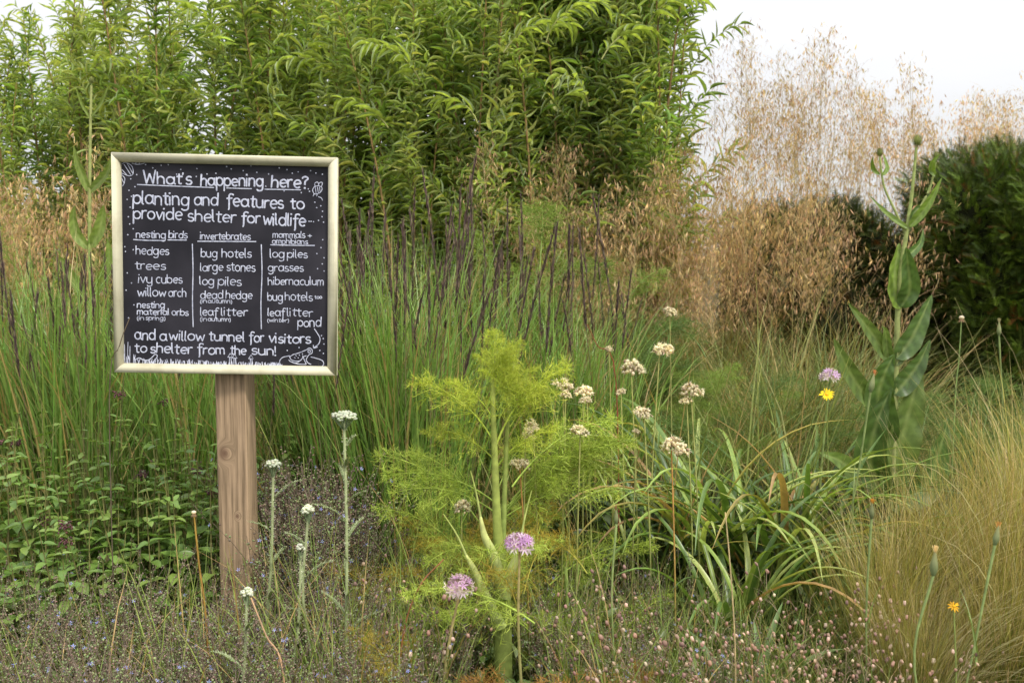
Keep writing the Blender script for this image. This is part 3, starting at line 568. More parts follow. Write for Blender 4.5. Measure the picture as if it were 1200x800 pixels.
def blades_mesh(name, n, L, Lr, w, th1, c0, c1, mat, spread=.12, seed=0, K=6, th0=(0, .2), pw=1.6, dry=0., dryc=(.35, .27, .12), fold=0., wob=.03, az=None):
    rng = np.random.default_rng(seed); a = U(0, 6.28, n, rng) if az is None else rng.normal(az[0], az[1], n)
    rr = spread * np.sqrt(rng.random(n)); ra = U(0, 6.28, n, rng); base = np.stack([rr * np.cos(ra), rr * np.sin(ra), 0 * rr], -1)
    pt = arc(base, a, U(L * (1 - Lr), L * (1 + Lr), n, rng), U(*th0, n, rng), U(*th1, n, rng), K, pw, wob, rng)
    prof = np.minimum(1, 1.35 * (1 - np.linspace(0, 1, K) ** 2.2)) + .03
    fa = a + np.pi / 2 + rng.normal(0, .8, n); S = np.stack([np.cos(fa), np.sin(fa), 0 * fa], -1)[:, None]
    C = grad(jit(c0, n, .4, rng), jit(c1, n, .4, rng), n, K, 1.2)
    if dry: m = rng.random(n) < dry; C[m] = grad(jit(dryc, m.sum(), .25, rng), jit(dryc, m.sum(), .2, rng), m.sum(), K)
    g = G(); g.ribbon(pt, U(w * .6, w * 1.3, (n, 1), rng) * prof[None], S, C, fold); return g.mesh(name, mat)
oat_fol = [blades_mesh('foliage', 900, .75, .3, .0035, (.6, 1.9), (.07, .11, .03), (.20, .20, .08), M_fine, .16, 320 + i, 8, dry=.25) for i in range(2)]
def oat_clump(label, px, Y, heads, stems_h, seed, spread=.35, group='golden oat grasses with airy panicles', thin=False, lean=.10, fol=True):
    r = random.Random(seed); cx = X(px, Y)
    t = thing('golden_oat_grass', label, 'grass clump', (cx, Y, 0), group=group)
    if fol: link('foliage', oat_fol[seed % 2], t, rot=(0, 0, r.uniform(0, 6)), scale=1.15)
    for i in range(heads):
        h = r.uniform(*stems_h); m, tip = oat_culms[min(3, int(abs(r.gauss(0, 1.3))))]
        rz = r.uniform(0, 6.28); q = (r.gauss(0, spread * .5), r.gauss(0, spread * .35), 0)
        s_ = link('flower_stem', m, t, q, (r.gauss(0, lean), r.gauss(0, lean), rz), (1, 1, h))
        sc_ = r.uniform(.75, 1.15)
        link('panicle', r.choice(pans_thin if thin else pans), s_, (tip[0], tip[1], tip[2] - .02), (0, 0, r.uniform(0, 6)), (sc_, sc_, sc_ / h))
oat_clump('low broad clump of tan oat grass, directly right of the willow', 765, 5.3, 50, (.70, 1.30), 41, .75)
oat_clump('golden brown oat grass partly veiling the small dark shrub', 862, 5.45, 15, (.65, 1.08), 51, .55)
oat_clump('low tan oat grass in front of the gap beside the willow', 800, 5.6, 24, (.65, 1.15), 42, .5)
oat_clump('tallest golden oat grass clump, its cloud of seed heads standing against the sky', 905, 6.4, 26, (1.5, 2.1), 43, .50, lean=.04, thin=True)
oat_clump('sparse golden oat grass with thin seed heads, left of the teasel heads', 985, 6.6, 18, (1.25, 1.75), 44, .6, thin=True)
oat_clump('golden oat grass whose seed heads rise above the dark yew hedge', 1110, 6.9, 26, (1.55, 1.95), 45, .7, lean=.07)
oat_clump('golden oat grass with seed heads at the far upper right of the hedge', 1180, 7.4, 16, (1.5, 1.95), 46, .6, thin=True)
oat_clump('short tan oat grass sunk between the teasel and the dark shrub', 1000, 5.6, 5, (.45, .7), 47, .9)
oat_clump('hazy low tan oat grass behind the last purple spikes, against the willow base', 715, 4.9, 11, (.65, 1.0), 50, .4)
oat_clump('brown oat grass at the left photo edge, in front of the pale willow', 0, 4.4, 15, (.75, 1.12), 48, .45)
oat_clump('brown oat grass drooping left of the top of the blackboard', 70, 4.7, 10, (.75, 1.05), 49, .4)

# ================================================================== YEW HEDGE and dark shrub
def yew_sprig():
    g = G(); n = 9; x = np.linspace(0, 1, 5)
    g.ribbon(np.stack([x, 0 * x, -.12 * x ** 2], -1)[None], .03, np.array([0, 1, 0]), (.9, .7, .4))
    for s_ in (-1, 1):
        xx = np.linspace(.08, 1.0, n); L = .26 * (1 - .5 * xx)
        p0 = np.stack([xx, 0 * xx, -.12 * xx ** 2], -1); p1 = p0 + np.stack([.10 + 0 * xx, s_ * L, .05 + 0 * xx], -1)
        g.ribbon(np.stack([p0, p1], 1), np.array([[.05, .02]]), np.array([1., 0, 0]), grad((1, 1, 1), (1.25, 1.3, 1.1), n, 2))
    return g.get()
YS = yew_sprig()
def hedge(name, label, cat, x0, x1, y0, y1, h, n, seed, tone, L=(.07, .14), bump=.1):
    rng = np.random.default_rng(seed); t = thing(name, label, cat, ((x0 + x1) / 2, (y0 + y1) / 2, 0)); hx, hy = (x1 - x0) / 2, (y1 - y0) / 2
    def surf(u, v):   # u around, v up: superellipse plan, rounded top
        a = u * 2 * np.pi; ca, sa = np.cos(a), np.sin(a); k = np.sign(ca) * np.abs(ca) ** .55, np.sign(sa) * np.abs(sa) ** .55
        prof = np.where(v < .78, 1.0 - .06 * (1 - v / .78), np.sqrt(np.clip(1 - ((v - .78) / .30) ** 2, 0, 1)))
        wob = 1 + bump * (np.sin(a * 5 + v * 7 + seed) + .6 * np.sin(a * 11 - v * 13) + .4 * np.sin(v * 31 + a * 17)) / 2
        zt = np.where(v < .78, v / .78 * .80, .80 + .20 * np.sin(np.clip((v - .78) / .30, 0, 1) * np.pi / 2))
        return np.stack([hx * k[0] * prof * wob, hy * k[1] * prof * wob, h * zt * (1 + .04 * np.sin(a * 3 + seed))], -1)
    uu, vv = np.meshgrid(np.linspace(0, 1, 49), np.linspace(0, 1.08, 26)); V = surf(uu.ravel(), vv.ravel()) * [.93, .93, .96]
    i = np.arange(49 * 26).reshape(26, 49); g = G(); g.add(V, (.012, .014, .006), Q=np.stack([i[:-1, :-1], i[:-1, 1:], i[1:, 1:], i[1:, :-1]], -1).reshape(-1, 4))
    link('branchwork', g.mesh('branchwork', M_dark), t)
    u, v = rng.random(n), rng.random(n) ** .8 * 1.07; p = surf(u, v); e = 1e-3
    nn = nrm(np.cross(surf(u + e, v) - p, surf(u, v + e) - p)); p = p * (1 - U(0, .10, (n, 1), rng)) ; d = nrm(nn * .8 + [0, 0, .45] + rng.normal(0, .42, (n, 3)))
    ll = U(*L, n, rng); up = nrm(nn + rng.normal(0, .5, (n, 3)) + [0, 0, .8]); c = jit(tone, n, .35, rng)
    br = rng.random(n) < .05; c[br] = jit((.13, .065, .02), br.sum(), .3, rng); nw = rng.random(n) < .22; c[nw] = jit(np.array(tone) * 2.6, nw.sum(), .2, rng)
    g = G(); g.inst(YS, frame(d, up, ll, ll, ll), p, c); link('foliage', g.mesh('foliage', M_yew), t, kind='stuff')
hedge('yew_hedge', 'large clipped dark green yew hedge at the right photo edge', 'hedge', X(1170, 4.9), X(1560, 4.9), 4.9, 6.5, 1.76, 40000, 5, (.040, .075, .012), L=(.045, .09), bump=.14)
hedge('yew_shrub', 'small dark evergreen shrub behind the oat grass, left of the big hedge', 'shrub', X(885, 5.9), X(1065, 5.9), 5.8, 6.8, 1.46, 14000, 6, (.030, .052, .014), L=(.05, .11), bump=.34)

# ================================================================== PURPLE-SPIKED REED GRASS
def spike_mesh(seed, L=.27):
    rng = np.random.default_rng(seed); g = G(); n = 150; t = np.sort(rng.random(n)); z = t * L; r_ = .0046 * np.sin(np.pi * np.clip(t * .9 + .08, 0, 1)) ** .7
    bend = .02 * t ** 2; ph = U(0, 6.28, n, rng); p = np.stack([r_ * .4 * np.cos(ph) + bend, r_ * .4 * np.sin(ph), z], -1)
    d = nrm(np.stack([np.cos(ph) * .32, np.sin(ph) * .32, 1 + 0 * z], -1) + rng.normal(0, .07, (n, 3))); l = U(.012, .024, n, rng)
    c = jit((.125, .088, .082), n, .35, rng); m = rng.random(n) < .3; c[m] = jit((.24, .18, .14), m.sum(), .2, rng)
    q = np.stack([p, p + d * l[:, None] * .5, p + d * l[:, None]], 1)
    S = nrm(np.cross(d, rng.normal(0, 1, (n, 3))))[:, None]; g.ribbon(q, np.array([[.0022, .0038, .0006]]), S, c[:, None])
    g.tube(np.stack([[0 + .02 * k ** 2 for k in (0, .5, 1)], [0] * 3, [0, L / 2, L]], -1)[None], .0022, (.08, .05, .055), 4)
    return g.mesh('flower_spike', M_dry)
spikes = [spike_mesh(400 + i, (.24, .29, .33, .20)[i]) for i in range(4)]
reed_culms = [culm(420 + i, 1.0, l, (.13, .17, .05), (.20, .15, .09), .0022) for i, l in enumerate((.03, .08, .16, .28))]
reed_fol = [blades_mesh('foliage', 520, .98, .38, .0064, (.05, 1.25), (.115, .225, .05), (.18, .30, .09), M_leaf, .15, 440 + i, 8, (0, .24), 2.4, .16, (.30, .25, .12), .12) for i in range(3)]
def reed(label, px, Y, n, h, seed, fol=1.0, spread=.17, lean=.085):
    r = random.Random(seed); t = thing('reed_grass', label, 'grass clump', (X(px, Y), Y, 0), group='reed grass clumps with dark purple spikes')
    link('foliage', reed_fol[seed % 3], t, rot=(0, 0, r.uniform(0, 6)), scale=(1, 1, fol))
    for i in range(int(n * 1.12)):
        hh = r.uniform(*h) * (1 if r.random() < .6 else r.uniform(.8, .95)); m, tip = reed_culms[min(3, int(abs(r.gauss(0, 1.2))))]
        s_ = link('flower_stem', m, t, (r.gauss(0, spread), r.gauss(0, spread), 0), (r.gauss(0, lean), r.gauss(0, lean), r.uniform(0, 6.28)), (1, 1, hh))
        k = r.uniform(.7, 1.15); link('flower_spike', r.choice(spikes), s_, (tip[0], tip[1], tip[2] - .09), (0, m is reed_culms[3][0] and .25 or .05, r.uniform(-.5, .5)), (k * .78, k * .78, 1.3 * k / hh))
for a in [('reed grass with purple spikes, at the left photo edge', 15, 3.5, 15, (.90, 1.08), 1, 1), ('reed grass with purple spikes, touching the left side of the blackboard', 95, 3.4, 17, (.90, 1.12), 2, 1),
          ('reed grass growing directly behind the blackboard post', 215, 3.5, 10, (.85, 1.0), 3, 1), ('reed grass just right of the blackboard frame', 372, 3.5, 15, (.92, 1.12), 4, 1.02),
          ('dense reed grass whose green base reaches down beside the tallest yarrow', 432, 3.35, 22, (.90, 1.17), 5, 1), ('thick reed grass between the yarrow and the fennel', 487, 3.3, 24, (.90, 1.20), 6, 1),
          ('reed grass directly behind the tip of the large fennel', 548, 3.7, 18, (.88, 1.15), 7, .97), ('reed grass with the single tallest dark spike, right of the fennel tip', 622, 3.7, 15, (.98, 1.27), 8, .92),
          ('last reed grass clump towards the golden oat grasses, spikes leaning right', 690, 3.8, 14, (.85, 1.12), 9, .86), ('reed grass behind the row, showing between the blackboard and the fennel', 455, 4.1, 20, (1.0, 1.25), 10, 1)]:
    reed(*a)

# ================================================================== MEADOW GRASS between things
def drift(name, label, cat, meshes_pts, mat):
    o = link(name, meshes_pts, kind='stuff'); tag(o, label, cat); return o
def turf(name, label, n, x0, x1, y0, y1, L, w, c0, c1, seed, th1=(.3, 1.6), dry=.15, avoid=None):
    rng = np.random.default_rng(seed); base = np.stack([U(x0, x1, n, rng), U(y0, y1, n, rng), np.zeros(n)], -1)
    base[:, 0] *= base[:, 1] / ((y0 + y1) / 2)
    cl = np.abs(base[:, 0] / base[:, 1] - (590 - 600) / F) < .055; base = base[~(cl & (base[:, 1] < 2.52))]; n = len(base)
    a = U(0, 6.28, n, rng); K = 6; ph = np.sin(base[:, 0] * 3.1 + seed) * np.cos(base[:, 1] * 2.7) * .25 + 1
    pt = arc(base, a, U(*L, n, rng) * ph, U(0, .35, n, rng), U(*th1, n, rng), K, 1.6, .05, rng)
    prof = np.minimum(1, 1.35 * (1 - np.linspace(0, 1, K) ** 2)) + .03; fa = a + np.pi / 2 + rng.normal(0, .7, n)
    C = grad(jit(c0, n, .3, rng), jit(c1, n, .3, rng), n, K); m = rng.random(n) < dry; C[m] = grad(jit((.30, .23, .11), m.sum()), jit((.38, .29, .15), m.sum()), m.sum(), K)
    g = G(); g.ribbon(pt, U(*w, (n, 1), rng) * prof, np.stack([np.cos(fa), np.sin(fa), 0 * fa], -1)[:, None], C)
    return drift(name, label, 'grass', g.mesh(name, M_fine), M_fine)
turf('meadow_grass', 'mixed green grasses filling the middle of the meadow', 22000, -2.6, 2.6, 3.3, 6.2, (.30, .62), (.0025, .005), (.07, .11, .03), (.18, .22, .08), 501, dry=.28)
turf('low_grass', 'short green grass under the flowers in the foreground', 14000, -1.7, 1.7, 1.9, 3.4, (.12, .34), (.002, .0045), (.07, .12, .03), (.17, .23, .07), 502)
turf('rough_grass', 'rough grass beneath the willows and golden grasses', 12000, -5, 6, 6.2, 10, (.3, .7), (.004, .009), (.05, .075, .02), (.15, .16, .06), 503, dry=.3)

# ================================================================== FENNEL
def frond_mesh(seed, L, tone, tip, width=.5, n=10, name='frond', w=.0015, droop=(.6, 1.5)):
    """feathery leaf: midrib > side ribs > threads"""
    rng = np.random.default_rng(seed); g = G()
    mid = arc(np.zeros((1, 3)), 0., L, *[np.array([a]) for a in droop], 12, 1.2, .03, rng)[0]
    g.tube(mid[None], np.linspace(.0032, .001, 12)[None], grad(np.array(tone) * 1.5 + .05, tip, 1, 12), 5)
    t = np.repeat(np.linspace(.22, .97, n), 4); N = len(t); q = np.array([np.interp(t * 11, np.arange(12), mid[:, k]) for k in range(3)]).T
    tg = nrm(np.array([np.interp(t * 11, np.arange(12), np.gradient(mid, axis=0)[:, k]) for k in range(3)]).T)
    sd = np.where(np.arange(N) % 2, 1, -1)[:, None] * np.array([0, 1., 0]) + rng.normal(0, .45, (N, 3))
    d = nrm(tg * .75 + sd); l = L * width * (1 - t) ** .6 * U(.5, 1.05, N, rng) + .02
    k5 = np.linspace(0, 1, 5)[None, :, None]; p1 = q[:, None] + d[:, None] * l[:, None, None] * k5 + np.array([0, 0, -.12]) * (l[:, None, None] * k5 ** 2)
    g.ribbon(p1, np.array([[1.5, 1.2, 1, .8, .5]]) * w, nrm(np.cross(d, rng.normal(0, 1, (N, 3))))[:, None], grad(jit(tone, N, .15, rng), jit(tip, N, .15, rng), N, 5))
    m = 7; M = N * m; i = np.repeat(np.arange(N), m); u = U(.12, 1, M, rng); p2 = q[i] + d[i] * (l[i] * u)[:, None] + np.array([0, 0, -.12]) * (l[i] * u ** 2)[:, None]
    d2 = nrm(d[i] * .7 + rng.normal(0, .75, (M, 3))); l2 = l[i] * (.42 - .25 * u) * U(.6, 1.2, M, rng) + .012
    C2 = jit(tone, M, .2, rng) * (1 - u[:, None]) + jit(tip, M, .2, rng) * u[:, None]
    g.ribbon(np.stack([p2, p2 + d2 * l2[:, None]], 1), np.array([[.9, .55]]) * w, nrm(np.cross(d2, rng.normal(0, 1, (M, 3))))[:, None], C2[:, None])
    m3 = 3; i3 = np.repeat(np.arange(M), m3); T3 = len(i3); u3 = U(.2, 1, T3, rng); p3 = p2[i3] + d2[i3] * (l2[i3] * u3)[:, None]
    d3 = nrm(d2[i3] * .8 + rng.normal(0, .6, (T3, 3))); l3 = U(.008, .026, T3, rng)
    g.ribbon(np.stack([p3, p3 + d3 * l3[:, None]], 1), np.array([[.75, .4]]) * w, nrm(np.cross(d3, rng.normal(0, 1, (T3, 3))))[:, None], (C2[i3] * U(.85, 1.2, (T3, 1), rng))[:, None])
    return g.mesh(name, M_fine)
YG, YT = (.26, .35, .045), (.42, .50, .09); MG, MT = (.21, .31, .055), (.38, .50, .11); OG, OT = (.23, .25, .045), (.40, .30, .06); DG, DT = (.07, .13, .04), (.12, .20, .06)
fr_bright = [frond_mesh(600 + i, .30, YG, YT, .55, 11) for i in range(4)]
fr_mid = [frond_mesh(610 + i, .42, MG, MT, .42, 11) for i in range(4)]
fr_orange = [frond_mesh(620 + i, .30, OG, OT, .55, 9, w=.0012) for i in range(3)]
fr_red = [frond_mesh(626, .22, (.27, .17, .05), (.36, .22, .07), .6, 8)]
fr_far = [frond_mesh(630 + i, .40, (.13, .21, .05), (.20, .30, .07), .6, 12, w=.0016) for i in range(2)]
fr_dark = [frond_mesh(636 + i, .36, DG, DT, .6, 12, w=.0014) for i in range(2)]
def stem_obj(name, pts, radii, c0, c1, parent, origin, sides=8, mat=M_stem, n=14, label=None, flat=0):
    p = smooth(pts, n) - origin; g = G(); rr = np.interp(np.linspace(0, 1, n), np.linspace(0, 1, len(radii)), radii)
    g.tube(p[None], rr[None], grad(c0, c1, 1, n), sides)
    g.add(p[-1:] , c1) if False else None
    return link(name, g.mesh(name, mat), parent, label=label)
def hero_fennel():
    Y = 2.5; r = random.Random(5); o = P(590, 780, Y); o[2] = 0
    t = thing('fennel', 'large yellow-green feathery fennel with a thick pale stem, centre foreground', 'fennel', tuple(o), group='fennel plants')
    base = o.copy(); base[2] = -.02
    stem_obj('stem', [base, P(590, 770, Y), P(589, 690, Y), P(583, 620, Y), P(580, 540, Y), P(578, 470, Y), P(580, 400, Y + .02)], [.024, .024, .020, .012, .0085, .0065, .003], (.17, .25, .07), (.33, .42, .10), t, o, 10, n=24)
    stem_obj('stem', [P(588, 668, Y + .02), P(592, 560, Y + .03), P(596, 480, Y + .04), P(603, 415, Y + .05)], [.009, .006, .0045, .002], (.17, .25, .07), (.33, .42, .10), t, o, 8, n=14)
    for a, lab in ([(588, 735), (570, 700), (556, 668), (546, 650)], 'pale sheath opening to the left, lowest'), ([(590, 690), (578, 650), (568, 628), (563, 605)], 'pale sheath opening to the left'), ([(592, 700), (598, 670), (606, 650), (611, 628)], 'pale sheath opening to the right'):
        pts = [P(x, y, Y - .03) for x, y in a]
        stem_obj('leaf_sheath', pts, [.016, .014, .009, .0035], (.24, .32, .11), (.38, .44, .18), t, o, 7, n=10)
        e = pts[-1]; d = (pts[-1] - pts[-2]) / np.linalg.norm(pts[-1] - pts[-2])
        stem_obj('leaf_stalk', [e, e + d * .05 + [0, 0, .01], e + d * .12 + [0, 0, .0]], [.0033, .0024, .0016], (.30, .38, .14), (.3, .38, .1), t, o, 5, n=6)
    def put(mesh, px, py, az, tilt, s_, dy=0):
        az = az if az <= 200 else az - 360; dy += .16 if py > 575 else .05 if py > 535 else 0; az = az * .8 if abs(az) < 90 else az; p = P(px, py, Y + dy) - o; link('frond', mesh, t, tuple(p), (0, tilt, R(az)), s_)
    # tip tuft and bright upper leaves
    for i in range(13): put(r.choice(fr_bright), 580 + r.uniform(-6, 10), 455 + r.uniform(-28, 16), r.uniform(0, 360), r.uniform(-.4, .1), r.uniform(.26, .42))
    put(fr_bright[0], 578, 440, 100, -.75, .40); put(fr_bright[2], 578, 420, 250, -.7, .26)
    for i, (px, py, az, tl, s_) in enumerate([(582, 520, 8, -.25, .92), (580, 520, 174, -.1, .86), (585, 490, 340, -.1, .50), (576, 488, 200, -.1, .52), (584, 545, 350, .0, .62), (580, 540, 190, .1, .66), (584, 480, 60, 0, .4), (598, 500, 20, -.1, .5)]):
        put(r.choice(fr_bright), px, py, az, tl, s_)
    for i, (px, py, az, tl, s_) in enumerate([(586, 600, 5, .25, .86), (586, 610, 350, .3, .8), (590, 605, 20, .1, .75), (582, 590, 178, .3, .75), (580, 600, 195, .3, .7), (560, 610, 170, 0, .8), (546, 655, 185, .0, .7), (598, 590, 12, .05, .8), (600, 585, 10, .15, .9),
                                              (592, 600, 4, .05, .95), (590, 640, 60, .4, .6), (570, 650, 230, .4, .6), (585, 570, 80, .2, .5), (600, 570, 30, .1, .85), (560, 590, 160, .0, .6)]):
        put(r.choice(fr_mid), px, py, az, tl, s_)
    for i in range(9): put(r.choice(fr_mid), r.uniform(520, 680), r.uniform(650, 740), r.uniform(0, 180), .1, r.uniform(.35, .6), r.uniform(.08, .3))
hero_fennel()
def fennel(label, px, Y, h, n, meshes, s_, seed, spread=.12, hz=(.0, 1.0)):
    r = random.Random(seed); x = X(px, Y); t = thing('fennel', label, 'fennel', (x, Y, 0), group='fennel plants')
    g = G(); pt = arc(np.zeros((3, 3)), np.array([0., 2, 4]), h, .03, .12, 8); g.tube(pt, np.linspace(.007, .003, 8)[None], grad((.12, .19, .06), (.2, .3, .08), 3, 8), 5); link('stem', g.mesh('stem', M_stem), t)
    for i in range(n):
        z = h * r.uniform(*hz); link('frond', r.choice(meshes), t, (r.gauss(0, spread), r.gauss(0, spread), z), (0, r.uniform(-.35, .3), r.uniform(0, 6.28)), r.uniform(.7, 1.2) * s_)
fennel('soft bright green fennel mound behind the purple spikes, below the willow', 615, 4.6, 1.12, 15, fr_far, .95, 61, .18, (.6, 1.05))
fennel('fine green fennel left of the golden oat grass, at mid height', 745, 4.3, .78, 22, fr_dark, 1.0, 62, .2, (.3, 1))
fennel('small green fennel at mid height behind the cream flower heads', 822, 3.9, .62, 20, fr_far, .55, 63, .12, (.5, 1.05))
fennel('green fennel at the left photo edge under the brown oat grass', 40, 3.9, 1.1, 26, fr_far, .75, 64, .22, (.5, 1))
fennel('yellow-orange fennel low beside the left allium', 500, 2.7, .36, 15, fr_orange + fr_mid[:1], .75, 65, .13, (.1, 1))
fennel('yellow fennel low at the bottom edge, left of the thick fennel stem', 470, 2.15, .24, 6, fr_orange, .65, 66, .10, (.1, .9))
fennel('low yellowing fennel right of the thick fennel stem', 670, 2.65, .36, 14, fr_orange[:2] + fr_mid, .75, 67, .14, (.1, 1))
fennel('rusty red fennel tuft at the bottom edge', 672, 2.12, .20, 9, fr_red, .8, 68, .08, (.2, 1))
fennel('blue-green feathery plant in the middle distance, above the strap-leaved clump', 890, 4.0, .55, 18, fr_dark, .8, 70, .2, (.3, 1))
fennel('dull green fennel under the teasel, right of the feather grass tips', 1140, 3.6, .6, 12, fr_dark, .8, 69, .15, (.4, 1))

# ================================================================== ALLIUMS
def floret_tpl(n=6):
    g = G()
    for k in range(n):
        a = k * 2 * np.pi / n; d = np.array([math.cos(a), math.sin(a), 0])
        g.ribbon(np.array([[d * .08, d * .5 + [0, 0, .22], d * 1.0 + [0, 0, .36]]]), np.array([[.14, .30, .04]]), np.array([-d[1], d[0], 0]), np.array([[(1, 1, 1), (1, 1, 1), (1.15, 1.2, 1.1)]]))
    return g.get()
FLO = floret_tpl()
def allium(label, px, py, Y, rad, lean, seed, n=60, col=(.52, .30, .58), fade=(.62, .50, .60), stemc=(.42, .33, .15), foot=None, half=.1):
    rng = np.random.default_rng(seed); top = P(px, py, Y); o = np.array([top[0] - lean, Y, 0.])
    t = thing('allium', label, 'allium', tuple(o), group='lilac alliums'); top = top - o
    foot = np.array([0, 0, -.01]); stem_obj('stem', [foot, foot * .4 + top * .6 + [-.01, 0, 0], top], [.0042, .0036, .003], (.25, .28, .10), stemc, t, np.zeros(3), 6, M_dry)
    d = nrm(rng.normal(0, 1, (n * 2, 3))); d = d[d[:, 2] > -half - .25][:n]; m = len(d); c = top + [0, 0, rad * .15]
    l = rad * U(.62, .95, m, rng); q = c + d * l[:, None] * [1, 1, .75]
    g = G(); g.ribbon(np.stack([np.repeat(c[None], m, 0), q], 1), .0009, nrm(np.cross(d, rng.normal(0, 1, (m, 3))))[:, None], jit((.35, .30, .28), m)[:, None])
    link('flower_stalks', g.mesh('flower_stalks', M_stem), t, kind='stuff')
    tpl = G(); tpl.inst(FLO, np.eye(3)[None], np.zeros((1, 3))); fm = []
    for k, cc in enumerate((col, fade, tuple(np.array(col) * .75), (.75, .68, .66))):
        g = G(); g.inst(FLO, np.eye(3)[None], np.zeros((1, 3)), np.array([cc])); fm.append(g.mesh('floret', M_petal))
    for i in range(m):
        k = (0, 0, 2, 1)[i % 4] if d[i, 2] > .1 else (1, 3)[i % 2]
        q_ = Vector(d[i]).to_track_quat('Z', 'Y').to_euler(); link('floret', fm[k], t, tuple(q[i]), q_, rad * float(rng.uniform(.3, .46)))
allium('pink-lilac allium head standing against the thick fennel stem', 609, 640, 2.22, .034, -.02, 71, 64)
allium('shaggier fading lilac allium left of the fennel stem, its stalk leaning', 539, 690, 2.2, .034, .06, 72, 60, (.50, .31, .50))
allium('small pale pink allium above the yellow daisy, left of the teasel', 973, 443, 3.2, .034, .03, 73, 44, (.50, .34, .56), stemc=(.2, .27, .1))

# ================================================================== CREAM FADED FLOWER HEADS
def cream(label, px, py, Y, rad, seed, lean=0., stemc=(.35, .33, .14), k=1):
    rng = np.random.default_rng(seed); top = P(px, py, Y); o = np.array([top[0] + lean, Y, 0.]); t = thing('everlasting_flower', label, 'flower', tuple(o), group='faded cream flower heads'); tp = top - o
    stem_obj('stem', [np.array([0, 0, -.01]), tp * .5 + [lean * .2, 0, 0], tp], [.003, .0024, .0018], (.14, .20, .06), stemc, t, np.zeros(3), 5)
    n = int(110 * k); d = nrm(rng.normal(0, 1, (n, 3))); d[:, 2] = np.abs(d[:, 2]) * 1.2 - .35; c = jit((.80, .70, .50), n, .15, rng); dk = rng.random(n) < .2; c[dk] = jit((.42, .31, .2), dk.sum())
    g = G(); lob = rng.normal(0, .30, (4, 3)) * [1, .8, .7]; q = tp + (d * .65 + lob[rng.integers(0, 4, n)]) * rad + [0, 0, rad * .2]
    s_ = rad * U(.09, .19, n, rng); g.inst(BALLS, frame(nrm(rng.normal(0, 1, (n, 3))), np.array([0, 0, 1.]) + 0 * d, s_, s_ * .8, s_ * 1.1), q, c)
    m = n * 3; j = rng.integers(0, n, m); dd = nrm(d[j] + rng.normal(0, .6, (m, 3))); ll = rad * U(.15, .4, m, rng)
    g.ribbon(np.stack([q[j], q[j] + dd * ll[:, None]], 1), np.array([[.0018, .0006]]), nrm(np.cross(dd, rng.normal(0, 1, (m, 3))))[:, None], jit((.80, .72, .56), m, .15, rng)[:, None])
    link('flower_head', g.mesh('flower_head', M_petal), t)
for i, (px, py, Y, r_, ln, lb) in enumerate([
    (785, 369, 3.3, .016, .02, 'small cream flower head, highest of all, against the grass'), (773, 412, 3.1, .024, -.03, 'cream flower head second highest, above the strappy leaves'), (714, 411, 3.1, .009, .02, 'tiny cream bud at the top left of the group, touching a red stem'),
    (740, 438, 2.9, .028, .03, 'widest cream head, a pair merged, above the centre of the group'), (728, 461, 2.9, .011, .02, 'tiny cream head just beneath the merged pair'), (659, 453, 2.8, .021, .03, 'cream head farthest upper left, beside the yellow fennel'),
    (663, 464, 2.78, .011, -.01, 'tiny cream head tucked beneath the farthest upper left head'), (684, 461, 2.85, .020, .0, 'ragged cream head right of the upper left pair'), (688, 470, 2.8, .012, .02, 'small cream head hanging under the ragged one'),
    (755, 488, 2.8, .019, .03, 'cream head alone halfway down, left of the strappy leaves'), (746, 506, 2.8, .008, -.01, 'tiny white bud under the head that stands alone halfway down'), (787, 527, 2.6, .024, .02, 'large round cream head on an orange stalk, in front of the strappy leaves'),
    (680, 507, 2.6, .020, -.01, 'round cream head with a stalk rising from the fennel'), (625, 501, 2.65, .016, .02, 'cream head at the edge of the fennel, upper of two'), (616, 512, 2.6, .014, -.01, 'cream head at the edge of the fennel, lower of two'),
    (609, 546, 2.6, .018, .03, 'brownish cream head half sunk in the fennel leaves'), (810, 462, 2.9, .023, .04, 'rough cream head touching the yellowing strappy leaves'), (805, 471, 2.9, .012, .03, 'small cream head just below the rough one by the strappy leaves'),
    (541, 596, 2.6, .020, .0, 'flat tan head left of the fennel stem, above the alliums')]):
    cream(lb, px, py, Y, r_ * 1.3, 740 + i, ln, (.45, .24, .08) if i in (11, 15) else (.30, .33, .12))

